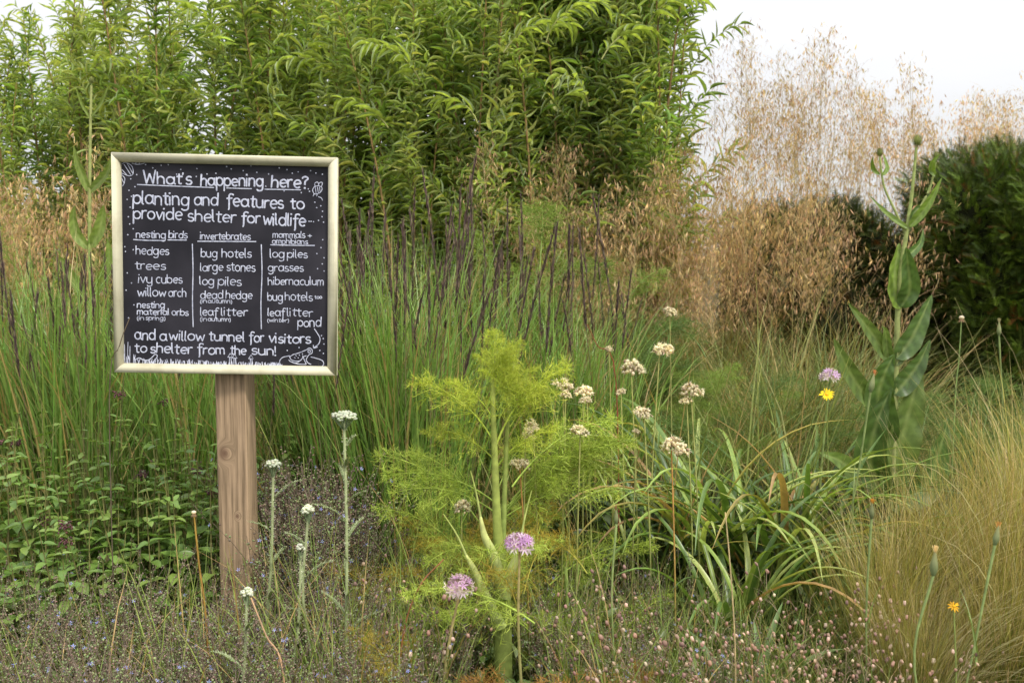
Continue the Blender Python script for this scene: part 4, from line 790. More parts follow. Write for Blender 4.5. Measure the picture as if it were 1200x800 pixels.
# ================================================================== YARROW (woolly silver stems)
def yarrow(label, px, py, Y, rad, seed, h0=0., leaves=6, s_=1.):
    rng = np.random.default_rng(seed); top = P(px, py, Y); o = np.array([top[0] - .015, Y, 0.]); t = thing('yarrow', label, 'yarrow', tuple(o), group='white woolly yarrows'); tp = top - o; W_ = (.27, .34, .19)
    ax = smooth([np.array([0, 0, -.01]), tp * .3 + [rng.normal(0, .012), 0, 0], tp * .65 + [rng.normal(0, .010), 0, 0], tp - [0, 0, .012]], 12); g = G(); g.tube(ax[None], np.linspace(.0046, .0032, 12)[None] * s_, grad((.18, .25, .12), W_, 1, 12), 7)
    m = 500; u = rng.random(m) * 11; q = np.array([np.interp(u, np.arange(12), ax[:, k]) for k in range(3)]).T; d = nrm(rng.normal(0, 1, (m, 3)) * [1, 1, .3])
    g.ribbon(np.stack([q + d * .003 * s_, q + d * .008 * s_], 1), .0006, nrm(np.cross(d, rng.normal(0, 1, (m, 3))))[:, None], (.48, .52, .42)); link('stem', g.mesh('stem', M_stem), t)
    n = int(110 * rad / .03); a = U(0, 6.28, n, rng); rr = np.sqrt(rng.random(n)) * rad; q = tp + np.stack([rr * np.cos(a), rr * np.sin(a), .014 * np.cos(rr / rad * 1.3) + rng.normal(0, .0025, n)], -1)
    g = G(); b = .0045; g.inst(BALLS, np.repeat((np.eye(3) * [b, b, b * .7])[None], n, 0), q, jit((.60, .62, .50), n, .15, rng)); k = 12; j = rng.integers(0, n, k)
    g.tube(np.stack([np.repeat((tp - [0, 0, .03])[None], k, 0), q[j] - [0, 0, .004]], 1), .0015, W_, 4); link('flower_head', g.mesh('flower_head', M_petal), t)
    for i in range(leaves):
        z = (.35 + .6 * (i + .5) / leaves); p0 = np.array([np.interp(z * 11, np.arange(12), ax[:, c]) for c in range(3)]); az = i * 2.6 + rng.random() * .7 + (seed % 3)
        L = U(.05, .10, None, rng) * s_ * (1.5 - z * .6); mid = arc(p0[None], az, L, .5, 1.5, 9, 1)[0]
        g = G(); g.ribbon(mid[None], np.array([[.003, .006, .008, .009, .009, .008, .006, .004, .001]]) * s_, horiz(np.array([az]))[:, None], grad((.20, .27, .17), (.26, .33, .22), 1, 9), .2)
        u = np.repeat(np.linspace(.1, 8, 26), 2); qq = np.array([np.interp(u, np.arange(9), mid[:, c]) for c in range(3)]).T; sd = horiz(np.array([az]))[0] * np.where(np.arange(52) % 2, 1, -1)[:, None]
        dd = nrm(sd + nrm(mid[-1] - mid[0]) * .6 + rng.normal(0, .2, (52, 3))); g.ribbon(np.stack([qq, qq + dd * .009 * s_], 1), np.array([[.0028, .0008]]) * s_, nrm(np.cross(dd, [0, .3, 1]))[:, None], jit((.28, .35, .24), 52, .15, rng)[:, None])
        link('leaf', g.mesh('leaf', M_fine), t)
yarrow('tallest white yarrow, flat head level with the top third of the post', 403, 490, 2.35, .029, 81, leaves=11)
yarrow('second tallest yarrow with a small white head, close to the wooden post', 320, 546, 2.4, .017, 83, leaves=5)
yarrow('yarrow with a small white head between the two taller ones', 361, 600, 2.35, .015, 85, leaves=4)
yarrow('lowest yarrow, a tight white head in front of the post foot', 289, 697, 2.1, .011, 84, leaves=3, s_=.9)
yarrow('tiny yarrow bud half hidden right of the post foot', 352, 645, 2.3, .009, 86, leaves=3, s_=.8)

# ================================================================== BROAD LEAVES helper
def big_leaf(parent, origin, pts, wmax, col, tip=None, side=None, prof=None, fold=.22, ruffle=.0, n=14, mat=M_leaf, name='leaf', label=None, rib=(.26, .34, .14), seed=0, m=5):
    p = smooth(pts, n) - origin; t = np.linspace(0, 1, n); wd = (prof(t) if prof else np.sin(np.pi * np.clip(t * .93 + .05, 0, 1)) ** .75) * wmax; wd[-1] = wmax * .03
    T_ = nrm(np.gradient(p, axis=0)); ref = np.array(side if side is not None else (0, -1., .35)); S = nrm(np.cross(T_, ref)); Nn = nrm(np.cross(S, T_))
    V = []; C = []; rng = np.random.default_rng(seed); tip = col if tip is None else tip; ph = rng.random() * 6
    for j in np.linspace(-1, 1, 2 * (m // 2) + 1):
        off = S * (wd * j / 2)[:, None] + Nn * (wd * fold * abs(j) ** 1.3 + ruffle * abs(j) * np.sin(t * 22 + ph + j) * wmax + (.012 * wmax * np.sin(t * n * 1.25 + 5 * abs(j)) if n > 30 else 0))[:, None]
        V.append(p + off); cc = np.array(col) * (1 - t[:, None]) + np.array(tip) * t[:, None]; C.append(cc * (1 + .05 * rng.normal(0, 1, (n, 1)) + (.16 * np.sin(t * n * 1.25 + 5 * abs(j))[:, None] if n > 30 else 0)) * (1 if abs(j) < .95 else np.array([1.1, 1.0, 1.0])) if abs(j) > .01 else np.clip(cc * .4 + np.array(rib) * .6, 0, 1))
    k = len(V); V = np.stack(V, 1); C = np.stack(C, 1); i = np.arange(n * k).reshape(n, k); g = G()
    g.add(V.reshape(-1, 3), np.clip(C, 0, 1).reshape(-1, 3), Q=np.stack([i[:-1, :-1], i[:-1, 1:], i[1:, 1:], i[1:, :-1]], -1).reshape(-1, 4))
    return link(name, g.mesh(name, mat), parent, label=label)

# ================================================================== STRAPPY LEAVED CLUMPS
def strappy(label, px, Y, n, L, wd, seed, tones, th=(.9, 2.3), x_bias=0., dead=0.06):
    r = random.Random(seed); rng = np.random.default_rng(seed); o = np.array([X(px, Y), Y, 0.]); t = thing('strap_leaved_plant', label, 'plant', tuple(o), group='strap-leaved plants')
    pr = lambda t_: np.clip(1.1 - t_ ** 2.6, 0, 1) * (.55 + .45 * np.minimum(1, t_ * 4))
    for i in range(n):
        az = r.uniform(0, 6.28); b = np.array([[r.gauss(0, .035), r.gauss(0, .035), 0]]); l = r.uniform(*L)
        if x_bias: az = r.gauss(0 if x_bias > 0 else math.pi, 1.2)
        pt = arc(b, az, l, r.uniform(.05, .42), r.uniform(*th), 9, 1.9, .03, rng)[0]; c = np.array(r.choice(tones)) * r.uniform(.8, 1.2)
        tip = (.38, .31, .09) if r.random() < .09 else c * 1.15
        if r.random() < dead: c = np.array((.36, .26, .12)); tip = c
        big_leaf(t, np.zeros(3), list(pt + o - o), r.uniform(*wd), c, tip, side=(math.cos(az), math.sin(az), 1.2) if False else (0, 0, 1.), prof=pr, fold=.28, n=16, rib=tuple(c * .8), seed=i, m=2)
ST = [(.11, .21, .05), (.18, .29, .07), (.30, .40, .14), (.065, .13, .035)]
strappy('bright strap-leaved clump with yellowing tips, right of the cream flower heads', 838, 3.15, 44, (.72, 1.08), (.017, .027), 91, ST, (1.5, 2.9), dead=.07)
strappy('strap-leaved clump with long arching leaves, centre right', 915, 3.1, 42, (.65, 1.0), (.016, .026), 92, ST, (1.4, 2.9))
strappy('low strap-leaved clump in front of the arching ones', 872, 2.75, 26, (.5, .8), (.015, .024), 93, ST, (1.4, 2.8))
strappy('strap-leaved plant half hidden by the feather grass', 975, 2.95, 22, (.55, .85), (.015, .024), 94, ST, (1.1, 2.6))
strappy('green strap-leaved clump behind the yellow daisy, before the teasel leaves', 945, 3.45, 24, (.55, .85), (.016, .024), 98, ST, (1.0, 2.3))
strappy('few broad pointed leaves low beside the quaking grass', 895, 2.3, 7, (.28, .42), (.028, .04), 95, [(.13, .21, .07), (.10, .18, .06)], (.6, 2.0), dead=.15)
strappy('dark strap-leaved clump beneath the cream flower heads', 775, 3.05, 20, (.5, .8), (.010, .017), 96, ST, (.6, 2.0))

# ================================================================== TEASELS
def teasel_head(t, o, p, r_, h, seed):
    rng = np.random.default_rng(seed); p = np.asarray(p) - o; n = 150; k = np.arange(n); z = 1 - 2 * (k + .5) / n; a = k * 2.39996; rr = np.sqrt(1 - z * z)
    g = G(); V, Q, T, C = BALL; g.add(V * [r_ * .85, r_ * .85, h * .9] + p + [0, 0, h], (.20, .26, .08), Q, T)
    d = np.stack([rr * np.cos(a), rr * np.sin(a), z], -1); q = d * [r_ * .85, r_ * .85, h * .9] + p + [0, 0, h]
    g.ribbon(np.stack([q, q + nrm(d + [0, 0, .5]) * r_ * .45], 1), np.array([[r_ * .22, r_ * .03]]), nrm(np.cross(d, [0.1, .2, 1]))[:, None], jit((.30, .34, .14), n)[:, None])
    hd = link('flower_head', g.mesh('flower_head', M_stem), t)
    g = G(); m = 9; az = np.arange(m) * 2 * np.pi / m; pt = arc(np.repeat((p)[None], m, 0), az, U(h * 1.6, h * 3.2, m, rng), 1.5, .15, 7, .7)
    g.ribbon(pt, np.linspace(.003, .0006, 7)[None], horiz(az)[:, None], (.26, .34, .12)); link('bracts', g.mesh('bracts', M_stem), hd, kind='stuff')
def prickly_stem(name, pts, radii, t, o, seed=0, c0=(.20, .24, .10), c1=(.24, .32, .11)):
    rng = np.random.default_rng(seed); n = 20; p = smooth(pts, n) - o; rr = np.interp(np.linspace(0, 1, n), np.linspace(0, 1, len(radii)), radii); g = G(); g.tube(p[None], rr[None], grad(c0, c1, 1, n), 8)
    m = int(np.linalg.norm(p[-1] - p[0]) * 260); u = rng.random(m) * (n - 1); q = np.array([np.interp(u, np.arange(n), p[:, k]) for k in range(3)]).T; d = nrm(rng.normal(0, 1, (m, 3)) * [1, 1, .2]); ru = np.interp(u, np.arange(n), rr)[:, None]
    g.ribbon(np.stack([q + d * ru * .8, q + d * (ru + .004)], 1), np.array([[.0016, .0003]]), nrm(np.cross(d, rng.normal(0, 1, (m, 3))))[:, None], (.38, .42, .22)); link(name, g.mesh(name, M_stem), t)
def teasel_right():
    Y = 3.3; o = P(1042, 560, Y); o[2] = 0; t = thing('teasel', 'tall green teasel with egg-shaped heads, standing before the dark yew hedge', 'teasel', tuple(o), group='green teasels')
    q = lambda x, y, d=0.: P(x, y, Y + d)
    b = o.copy(); b[2] = -.02
    prickly_stem('stem', [b, q(1045, 560), q(1050, 430), q(1054, 335), q(1063, 270), q(1069, 225), q(1074, 172)], [.014, .012, .010, .009, .007, .0055, .0045], t, o, 1)
    prickly_stem('side_stem', [q(1062, 275), q(1048, 245), q(1036, 218), q(1031, 184)], [.005, .0042, .0036, .003], t, o, 2); prickly_stem('side_stem', [q(1064, 272), q(1078, 244), q(1090, 220), q(1097, 190)], [.005, .0042, .0036, .003], t, o, 3)
    teasel_head(t, o, q(1075, 171), .015, .017, 1); teasel_head(t, o, q(1031, 183), .011, .012, 2); teasel_head(t, o, q(1097, 187), .010, .012, 3)
    A1, A2, A3 = (.10, .165, .045), (.065, .125, .035), (.13, .215, .045); S_ = dict(ruffle=.035, m=9, n=36)
    pr = lambda t_: np.clip(np.sin(np.pi * np.clip(t_, 0, 1) ** .6), 0, 1) ** .8 + .05
    L = [([(1064, 268), (1048, 258), (1034, 246), (1020, 230)], .022, A3), ([(1066, 266), (1080, 250), (1092, 232), (1104, 208)], .030, A3), ([(1067, 262), (1072, 248), (1082, 240), (1090, 226)], .02, A2), ([(1031, 205), (1024, 200), (1022, 192), (1023, 184)], .016, A3), ([(1034, 206), (1039, 198), (1037, 188), (1035, 180)], .014, A3), ([(1096, 206), (1092, 200), (1094, 190), (1102, 180)], .022, A3),
         ([(1055, 362), (1049, 345), (1049, 315), (1054, 285)], .078, A3), ([(1056, 360), (1066, 340), (1064, 310), (1062, 290)], .060, A2), ([(1058, 305), (1066, 298), (1078, 285), (1082, 268)], .030, A2),
         ([(1046, 425), (1032, 405), (1014, 380), (994, 355)], .050, A1), ([(1050, 420), (1066, 400), (1080, 372), (1092, 345)], .070, A2), ([(1044, 428), (1040, 410), (1038, 390), (1034, 382)], .030, A1), ([(1050, 428), (1060, 412), (1064, 395), (1060, 388)], .028, A1),
         ([(1032, 482), (1008, 455), (990, 425), (977, 396)], .060, A1), ([(1048, 462), (1062, 446), (1077, 425), (1090, 398)], .07, A2), ([(1046, 520), (1030, 470), (1036, 440), (1048, 415)], .09, A2), ([(1042, 580), (1052, 530), (1066, 480), (1080, 420)], .125, A1), ([(1040, 585), (1020, 545), (1026, 500), (1044, 455)], .105, A2), ([(1048, 590), (1085, 570), (1100, 530), (1112, 490)], .10, A2), ([(1036, 575), (1010, 560), (985, 540), (960, 530)], .07, A1)]
    for i, (pp, wd, c) in enumerate(L):
        pts = [q(x, y, (-.05 if i % 2 else .02) * k / 3 - .01) for k, (x, y) in enumerate(pp)]
        big_leaf(t, o, pts, wd, c, np.array(c) * 1.1, side=(.25 * (-1) ** i, -1., .45), prof=pr, fold=.16 if i > 8 else .26, seed=i, rib=(.22, .30, .12), **S_)
teasel_right()
def teasel_left():
    Y = 3.75; o = P(108, 560, Y); o[2] = 0; t = thing('teasel', 'pale teasel with broad clasping leaves, left behind the blackboard', 'teasel', tuple(o), group='green teasels'); q = lambda x, y, d=0.: P(x, y, Y + d)
    b = o.copy(); b[2] = -.02
    prickly_stem('stem', [b, q(108, 430), q(105, 300), q(105, 220), q(106, 140), q(107, 100)], [.009, .008, .007, .006, .005, .004], t, o, 5, (.2, .26, .09), (.30, .36, .14))
    teasel_head(t, o, q(107, 98), .009, .012, 6)
    pr = lambda t_: np.clip(np.sin(np.pi * np.clip(t_, 0, 1) ** .6), 0, 1) ** .8 + .05; A3 = (.17, .25, .08)
    for i, (pp, wd) in enumerate([([(105, 225), (118, 212), (126, 200), (130, 184)], .045), ([(104, 225), (96, 205), (90, 188), (86, 170)], .04), ([(106, 138), (118, 122), (124, 108), (128, 98)], .016), ([(105, 138), (97, 124), (92, 112), (88, 100)], .016), ([(106, 290), (116, 272), (120, 252), (122, 240)], .06), ([(104, 292), (90, 275), (86, 255), (88, 240)], .05),
                                  ([(106, 350), (122, 325), (128, 300), (126, 280)], .06), ([(104, 352), (88, 330), (76, 310), (70, 300)], .05)]):
        big_leaf(t, o, [q(x, y, -.02 * k) for k, (x, y) in enumerate(pp)], wd * .72, A3, np.array(A3) * 1.1, side=(.2, -1, .3), prof=pr, fold=.25, ruffle=.03, m=7, n=34, seed=i, rib=(.3, .38, .18))
teasel_left()

# ================================================================== OREGANO (leafy patch left of the post)
OLEAF = []
for i in range(3):
    g = G(); g.inst(leaf_tpl(6, droop=(.15, .35, .25)[i], fold=.12, prof=lambda t: np.clip(np.sin(np.pi * t ** .72), 0, 1) ** .7 + .06), np.array([np.diag([1, .56, 1])]), np.zeros((1, 3)), np.array([((.13, .235, .055), (.10, .19, .045), (.17, .27, .07))[i]])); OLEAF.append(g.mesh('leaf', M_leaf))
g = G(); g.tube(np.array([[(0, 0, 0), (.004, 0, .33), (0, .004, .66), (.003, 0, 1.0)]]), np.array([[.0028, .0024, .002, .0012]]), grad((.12, .10, .05), (.15, .17, .06), 1, 4), 5); OSTEM = g.mesh('shoot', M_stem)
def bud_cluster():
    g = G(); n = 40; g.inst(BALLS, np.repeat((np.eye(3) * .0032)[None], n, 0), rg.normal(0, 1, (n, 3)) * [.010, .010, .006], jit((.13, .055, .07), n, .4)); m = 14
    g.inst(leaf_tpl(4), np.repeat((np.eye(3) * [.012, .006, .012])[None], m, 0) @ frame(nrm(rg.normal(0, 1, (m, 3))), np.array([0, 0, 1.]) + np.zeros((m, 3))), rg.normal(0, .006, (m, 3)), jit((.12, .19, .06), m)); return g.mesh('flower_buds', M_leaf)
OBUD = bud_cluster()
def oregano(label, px, Y, h, n, seed, spread=.09):
    r = random.Random(seed); t = thing('oregano', label, 'herb', (X(px, Y), Y, 0), group='leafy oregano plants')
    for i in range(n):
        hh = h * r.uniform(.75, 1.08); s_ = link('shoot', OSTEM, t, (r.gauss(0, spread), r.gauss(0, spread), 0), (r.gauss(0, .10), r.gauss(0, .10), r.uniform(0, 6)), (1, 1, hh))
        k = 7; az = r.uniform(0, 6)
        for j in range(k):
            z = .36 + .60 * j / (k - 1); L = (.056 - .040 * (j / k) ** 1.3) * r.uniform(.8, 1.25); az += math.pi / 2
            for sgn in (0, math.pi):
                o_2 = link('leaf', OLEAF[(i + j) % 3], s_); o_2.matrix_local = Matrix.Translation((0, 0, z)) @ Matrix.Diagonal((1, 1, 1 / hh, 1)) @ (Euler((r.gauss(0, .25), -r.uniform(-.15, .6), az + sgn + r.gauss(0, .2))).to_matrix().to_4x4()) @ Matrix.Scale(L, 4)
        if r.random() < .07: o_2 = link('flower_buds', OBUD, s_, (0, 0, 1.0), (0, 0, r.uniform(0, 6)), (1, 1, 1 / hh))
for i, (px, Y, h, lb) in enumerate([(-5, 3.0, .62, 'oregano at the left photo edge beside the purple-spiked grass'), (40, 2.75, .52, 'oregano low at the left, front of the leafy patch'), (85, 2.95, .60, 'oregano below the lower left corner of the blackboard'),
        (120, 2.7, .50, 'oregano with the largest leaves, front of the leafy patch'), (160, 2.95, .60, 'oregano in the middle of the leafy patch under the blackboard'), (205, 2.8, .58, 'oregano just left of the wooden post'),
        (240, 3.05, .60, 'oregano behind the wooden post'), (330, 3.3, .56, 'oregano right of the post, behind the yarrows'), (10, 2.5, .38, 'lowest oregano at the left photo edge'), (180, 3.2, .62, 'oregano at the back of the patch')]):
    oregano(lb, px, Y, h * 1.12, 17, 800 + i)

# ================================================================== GREY-GREEN FINE GRASS MOUNDS (middle distance)
mound_m = [blades_mesh('blades', 1500, .62, .35, .0032, (.5, 2.2), (.10, .15, .06), (.24, .29, .13), M_fine, .14, 900 + i, 8, (.1, .9), 1.3, .18, (.42, .33, .18), wob=.05) for i in range(3)]
def mound(label, px, Y, s_, seed):
    r = random.Random(seed); t = thing('fine_grass_mound', label, 'grass clump', (X(px, Y), Y, 0), group='fine grey-green grass mounds'); link('blades', mound_m[seed % 3], t, rot=(0, 0, r.uniform(0, 6)), scale=s_)
for i, (px, Y, s_, lb) in enumerate([(800, 4.9, 1.35, 'fine grass mound in front of the tan oat grass, under the willow edge'), (905, 4.6, 1.4, 'widest fine grass mound, centre of the right half'), (965, 4.3, 1.25, 'fine grass mound just left of the teasel leaves'), (860, 4.1, 1.0, 'fine grass mound behind the strap-leaved plants'),
        (1010, 4.9, 1.35, 'fine grass mound below the small dark evergreen shrub'), (700, 4.6, 1.2, 'fine grass mound behind the last purple spikes'), (1130, 4.3, .95, 'fine grass mound at the foot of the big hedge'), (930, 3.7, .8, 'small fine grass mound behind the pink allium')]):
    mound(lb, px, Y, s_, 910 + i)

# ================================================================== FEATHER GRASS (lower right)
fea = [blades_mesh('blades', 1250, .60, .25, .0019, (.15, 1.15), (.10, .18, .035), (.33, .29, .105), M_fine, .085, 930 + i, 8, (0, .35), 1.6, .22, (.42, .36, .2), wob=.05) for i in range(3)]
fea_h = []
for i in range(2):
    rng = np.random.default_rng(940 + i); n = 260; g = G(); pt = arc(rng.normal(0, .03, (n, 3)) * [1, 1, 0], rng.normal(0, 1.1, n), U(.5, .85, n, rng), U(0, .3, n, rng), U(.6, 1.5, n, rng), 10, 1.8, .05, rng)
    g.ribbon(pt, np.array([[1, 1, 1, .9, .9, 1.6, 2.2, 1.8, 1, .5]]) * .0011, nrm(rng.normal(0, 1, (n, 3)))[:, None], grad(jit((.22, .26, .09), n), jit((.46, .37, .22), n), n, 10, 1.5)); fea_h.append(g.mesh('seed_heads', M_dry))
def feather(label, px, Y, s_, lean, seed):
    r = random.Random(seed); t = thing('feather_grass', label, 'grass clump', (X(px, Y), Y, 0), group='wispy feather grass clumps')
    link('blades', fea[seed % 3], t, rot=(0, lean, r.uniform(-.8, .8)), scale=s_); link('seed_heads', fea_h[seed % 2], t, rot=(0, lean * .7, r.uniform(-.5, .5)), scale=s_, kind='stuff')
for i, (px, Y, s_, ln, lb) in enumerate([(1045, 2.5, .86, .12, 'left clump of wispy feather grass, beside the strap-leaved plants'), (1105, 2.6, .98, .22, 'tall wispy feather grass in front of the lowest teasel leaves'), (1165, 2.5, 1.08, .28, 'feather grass clump sweeping towards the right photo edge'),
        (1215, 2.75, 1.3, .22, 'tallest straw-coloured feather grass at the right photo edge'), (1180, 2.25, .9, .3, 'feather grass clump at the lower right corner'), (1085, 2.2, .70, .15, 'short feather grass rising from the quaking grass')]):
    feather(lb, px, Y, s_, ln, 950 + i)

# ================================================================== QUAKING GRASS and FORGET-ME-NOTS (drifts)
def quaking_tpl(seed, H=.36, br=9):
    rng = np.random.default_rng(seed); g = G(); ax = arc(np.zeros((1, 3)), U(0, 6, 1, rng), H, .05, .5, 9, 1.6, 0, rng); g.tube(ax, np.linspace(.0011, .0005, 9)[None], grad((.20, .24, .09), (.42, .30, .2), 1, 9), 3)
    u = np.repeat(np.linspace(.5, 1, br), 2) * 8; N = len(u); q = np.array([np.interp(u, np.arange(9), ax[0, :, k]) for k in range(3)]).T; b = arc(q, U(0, 6.28, N, rng), U(.03, .075, N, rng), U(.3, .9, N, rng), U(1.6, 2.9, N, rng), 5, 1.2)
    g.ribbon(b, .0006, np.array([1., 0, 0]), (.38, .28, .2)); e = b[:, -1]; s_ = U(.0032, .0050, N, rng); c = jit((.38, .24, .19), N, .3, rng); gr = rng.random(N) < .3; c[gr] = jit((.58, .44, .34), gr.sum())
    g.inst(BALLS, frame(nrm(rng.normal(0, .3, (N, 3)) + [0, 0, -1]), nrm(rng.normal(0, 1, (N, 3))), s_ * 1.35, s_, s_ * .7), e, c); return g.get()
def fmn_tpl(seed, H=.26, flowers=.09):
    rng = np.random.default_rng(seed); g = G(); n = 9; az = U(0, 6.28, n, rng); st = arc(rng.normal(0, .012, (n, 3)) * [1, 1, 0], az, U(H * .65, H, n, rng), .05, U(.2, .8, n, rng), 8, 1.4, .05, rng)
    brown = (.25, .185, .15); g.tube(st, np.linspace(.0012, .0005, 8)[None], grad((.12, .15, .06), brown, n, 8), 3)
    k = 22; N = n * k; j = np.repeat(np.arange(n), k); u = U(.35, 1, N, rng) * 7; i0 = np.minimum(u.astype(int), 6); f = (u - i0)[:, None]; q = st[j, i0] * (1 - f) + st[j, i0 + 1] * f
    d = nrm(rng.normal(0, 1, (N, 3)) + [0, 0, .5]); e = q + d * U(.003, .010, (N, 1), rng); g.ribbon(np.stack([q, e], 1), .0005, nrm(np.cross(d, [.2, .3, 1]))[:, None], brown)
    s_ = U(.0012, .0021, N, rng); c = jit(brown, N, .35, rng); m = rng.random(N) < .55; c[m] = jit((.25, .30, .14), m.sum(), .3, rng); g.inst(BALLS, frame(d, nrm(rng.normal(0, 1, (N, 3))), s_ * 1.4, s_, s_), e, c)
    m = rng.random(N) < flowers; K = m.sum()
    if K: g.inst(FLO5, np.repeat((np.eye(3) * .0046)[None], K, 0) @ frame(nrm(rng.normal(0, .5, (K, 3)) + [0, -.3, .3]), nrm(d[m] + [0, -.4, .4])), e[m] + d[m] * .001, jit((.34, .38, .80), K, .15, rng))
    L = 7; g.inst(leaf_tpl(4, .3, .15), frame(nrm(rng.normal(0, 1, (L, 3)) * [1, 1, .2] + [0, 0, .5]), np.array([0, 0, 1.]) + np.zeros((L, 3)), .035, .010, .035), st[rng.integers(0, n, L), rng.integers(1, 5, L)], jit((.13, .18, .06), L)); return g.get()
FLO5 = floret_tpl(5)
def scatter(name, label, cat, tpls, pts, sc_rng, seed, mat, rx=.12):
    rng = np.random.default_rng(seed); g = G(); k = rng.integers(0, len(tpls), len(pts))
    for i, tp in enumerate(tpls):
        p = pts[k == i]; n = len(p); a = U(0, 6.28, n, rng); s_ = U(*sc_rng, n, rng); tx, ty = rng.normal(0, rx, n), rng.normal(0, rx, n); M = np.zeros((n, 3, 3))
        M[:, 0, 0] = np.cos(a); M[:, 0, 1] = -np.sin(a); M[:, 1, 0] = np.sin(a); M[:, 1, 1] = np.cos(a); M[:, 0, 2] = tx; M[:, 1, 2] = ty; M[:, 2, 2] = 1; g.inst(tp, M * s_[:, None, None], p)
    o = link(name, g.mesh(name, mat), kind='stuff'); tag(o, label, cat); return o
def field(n, px0, px1, y0, y1, seed, dens=None):
    rng = np.random.default_rng(seed); out_ = []
    while len(out_) < n:
        Y = U(y0, y1, None, rng); px = U(px0, px1, None, rng)
        if abs(px - 592) < 42 and Y < 2.5 and Y > 1.95: continue
        if dens is None or rng.random() < dens(px, Y): out_.append([X(px, Y), Y, 0.])
    return np.array(out_)
fm_t = [fmn_tpl(960 + i, .36, .035) for i in range(4)]
scatter('forget_me_nots', 'brownish haze of seeding forget-me-nots with tiny blue flowers, lower left around the post', 'wildflowers', fm_t, field(430, -60, 470, 1.75, 2.75, 1, lambda px, Y: max(0.06, .55 + .6 * math.sin(px * .031 + Y * 7) * math.cos(px * .017 - Y * 9))), (.7, 1.25), 1, M_dry, .2)
scatter('forget_me_nots', 'thin scatter of forget-me-nots with tiny blue flowers along the centre bottom', 'wildflowers', fm_t, field(130, 440, 900, 1.8, 2.9, 2), (.7, 1.1), 2, M_dry, .2)
scatter('forget_me_nots', 'taller forget-me-nots in the gap between the post and the reed grass', 'wildflowers', fm_t, field(90, 290, 420, 2.7, 3.3, 3), (1.2, 1.8), 3, M_dry, .15)
qk = [quaking_tpl(970 + i, .36) for i in range(4)]
scatter('quaking_grass', 'pinkish quaking grass seed heads trembling over the lower right corner', 'grass', qk, field(52, 880, 1150, 1.8, 2.3, 4), (.6, 1.2), 4, M_dry, .2)
scatter('quaking_grass', 'pink quaking grass heads spread about the fennel stem and alliums', 'grass', qk, field(26, 480, 860, 1.9, 2.5, 5), (.8, 1.3), 5, M_dry, .2)

# low creeping leaves that hide the soil
def herb_tpl(seed, tone, n=26, L=(.018, .035), H=.2):
    rng = np.random.default_rng(seed); g = G(); k = 5; st = arc(rng.normal(0, .01, (k, 3)) * [1, 1, 0], U(0, 6.28, k, rng), U(H * .6, H, k, rng), .1, U(.4, 1.2, k, rng), 6, 1.3); g.tube(st, .0011, (.14, .15, .06), 3)
    j = rng.integers(0, k, n); i = rng.integers(1, 6, n); l = U(*L, n, rng); d = nrm(rng.normal(0, 1, (n, 3)) * [1, 1, .3] + [0, 0, .2]); g.inst(leaf_tpl(4, .3, .15), frame(d, nrm(np.array([0, -.3, 1.]) + rng.normal(0, .3, (n, 3))), l, l * .5, l), st[j, i], jit(tone, n, .3, rng)); return g.get()
hb = [herb_tpl(980, (.10, .17, .045)), herb_tpl(981, (.14, .21, .05)), herb_tpl(982, (.12, .19, .07)), herb_tpl(983, (.20, .24, .06))]
scatter('leafy_undergrowth', 'low leafy green plants filling the gaps along the bottom of the picture', 'undergrowth', hb, field(900, -60, 1260, 1.8, 3.2, 6), (.7, 1.3), 6, M_leaf, .1)
scatter('leafy_undergrowth', 'dark leafy low plants behind the strap-leaved clumps and under the teasel', 'undergrowth', [herb_tpl(985, (.06, .11, .045), 40, (.02, .045), .3), herb_tpl(986, (.08, .13, .055), 40, (.02, .04), .32)], field(330, 640, 1120, 3.1, 3.9, 7), (.9, 1.5), 7, M_leaf, .1)

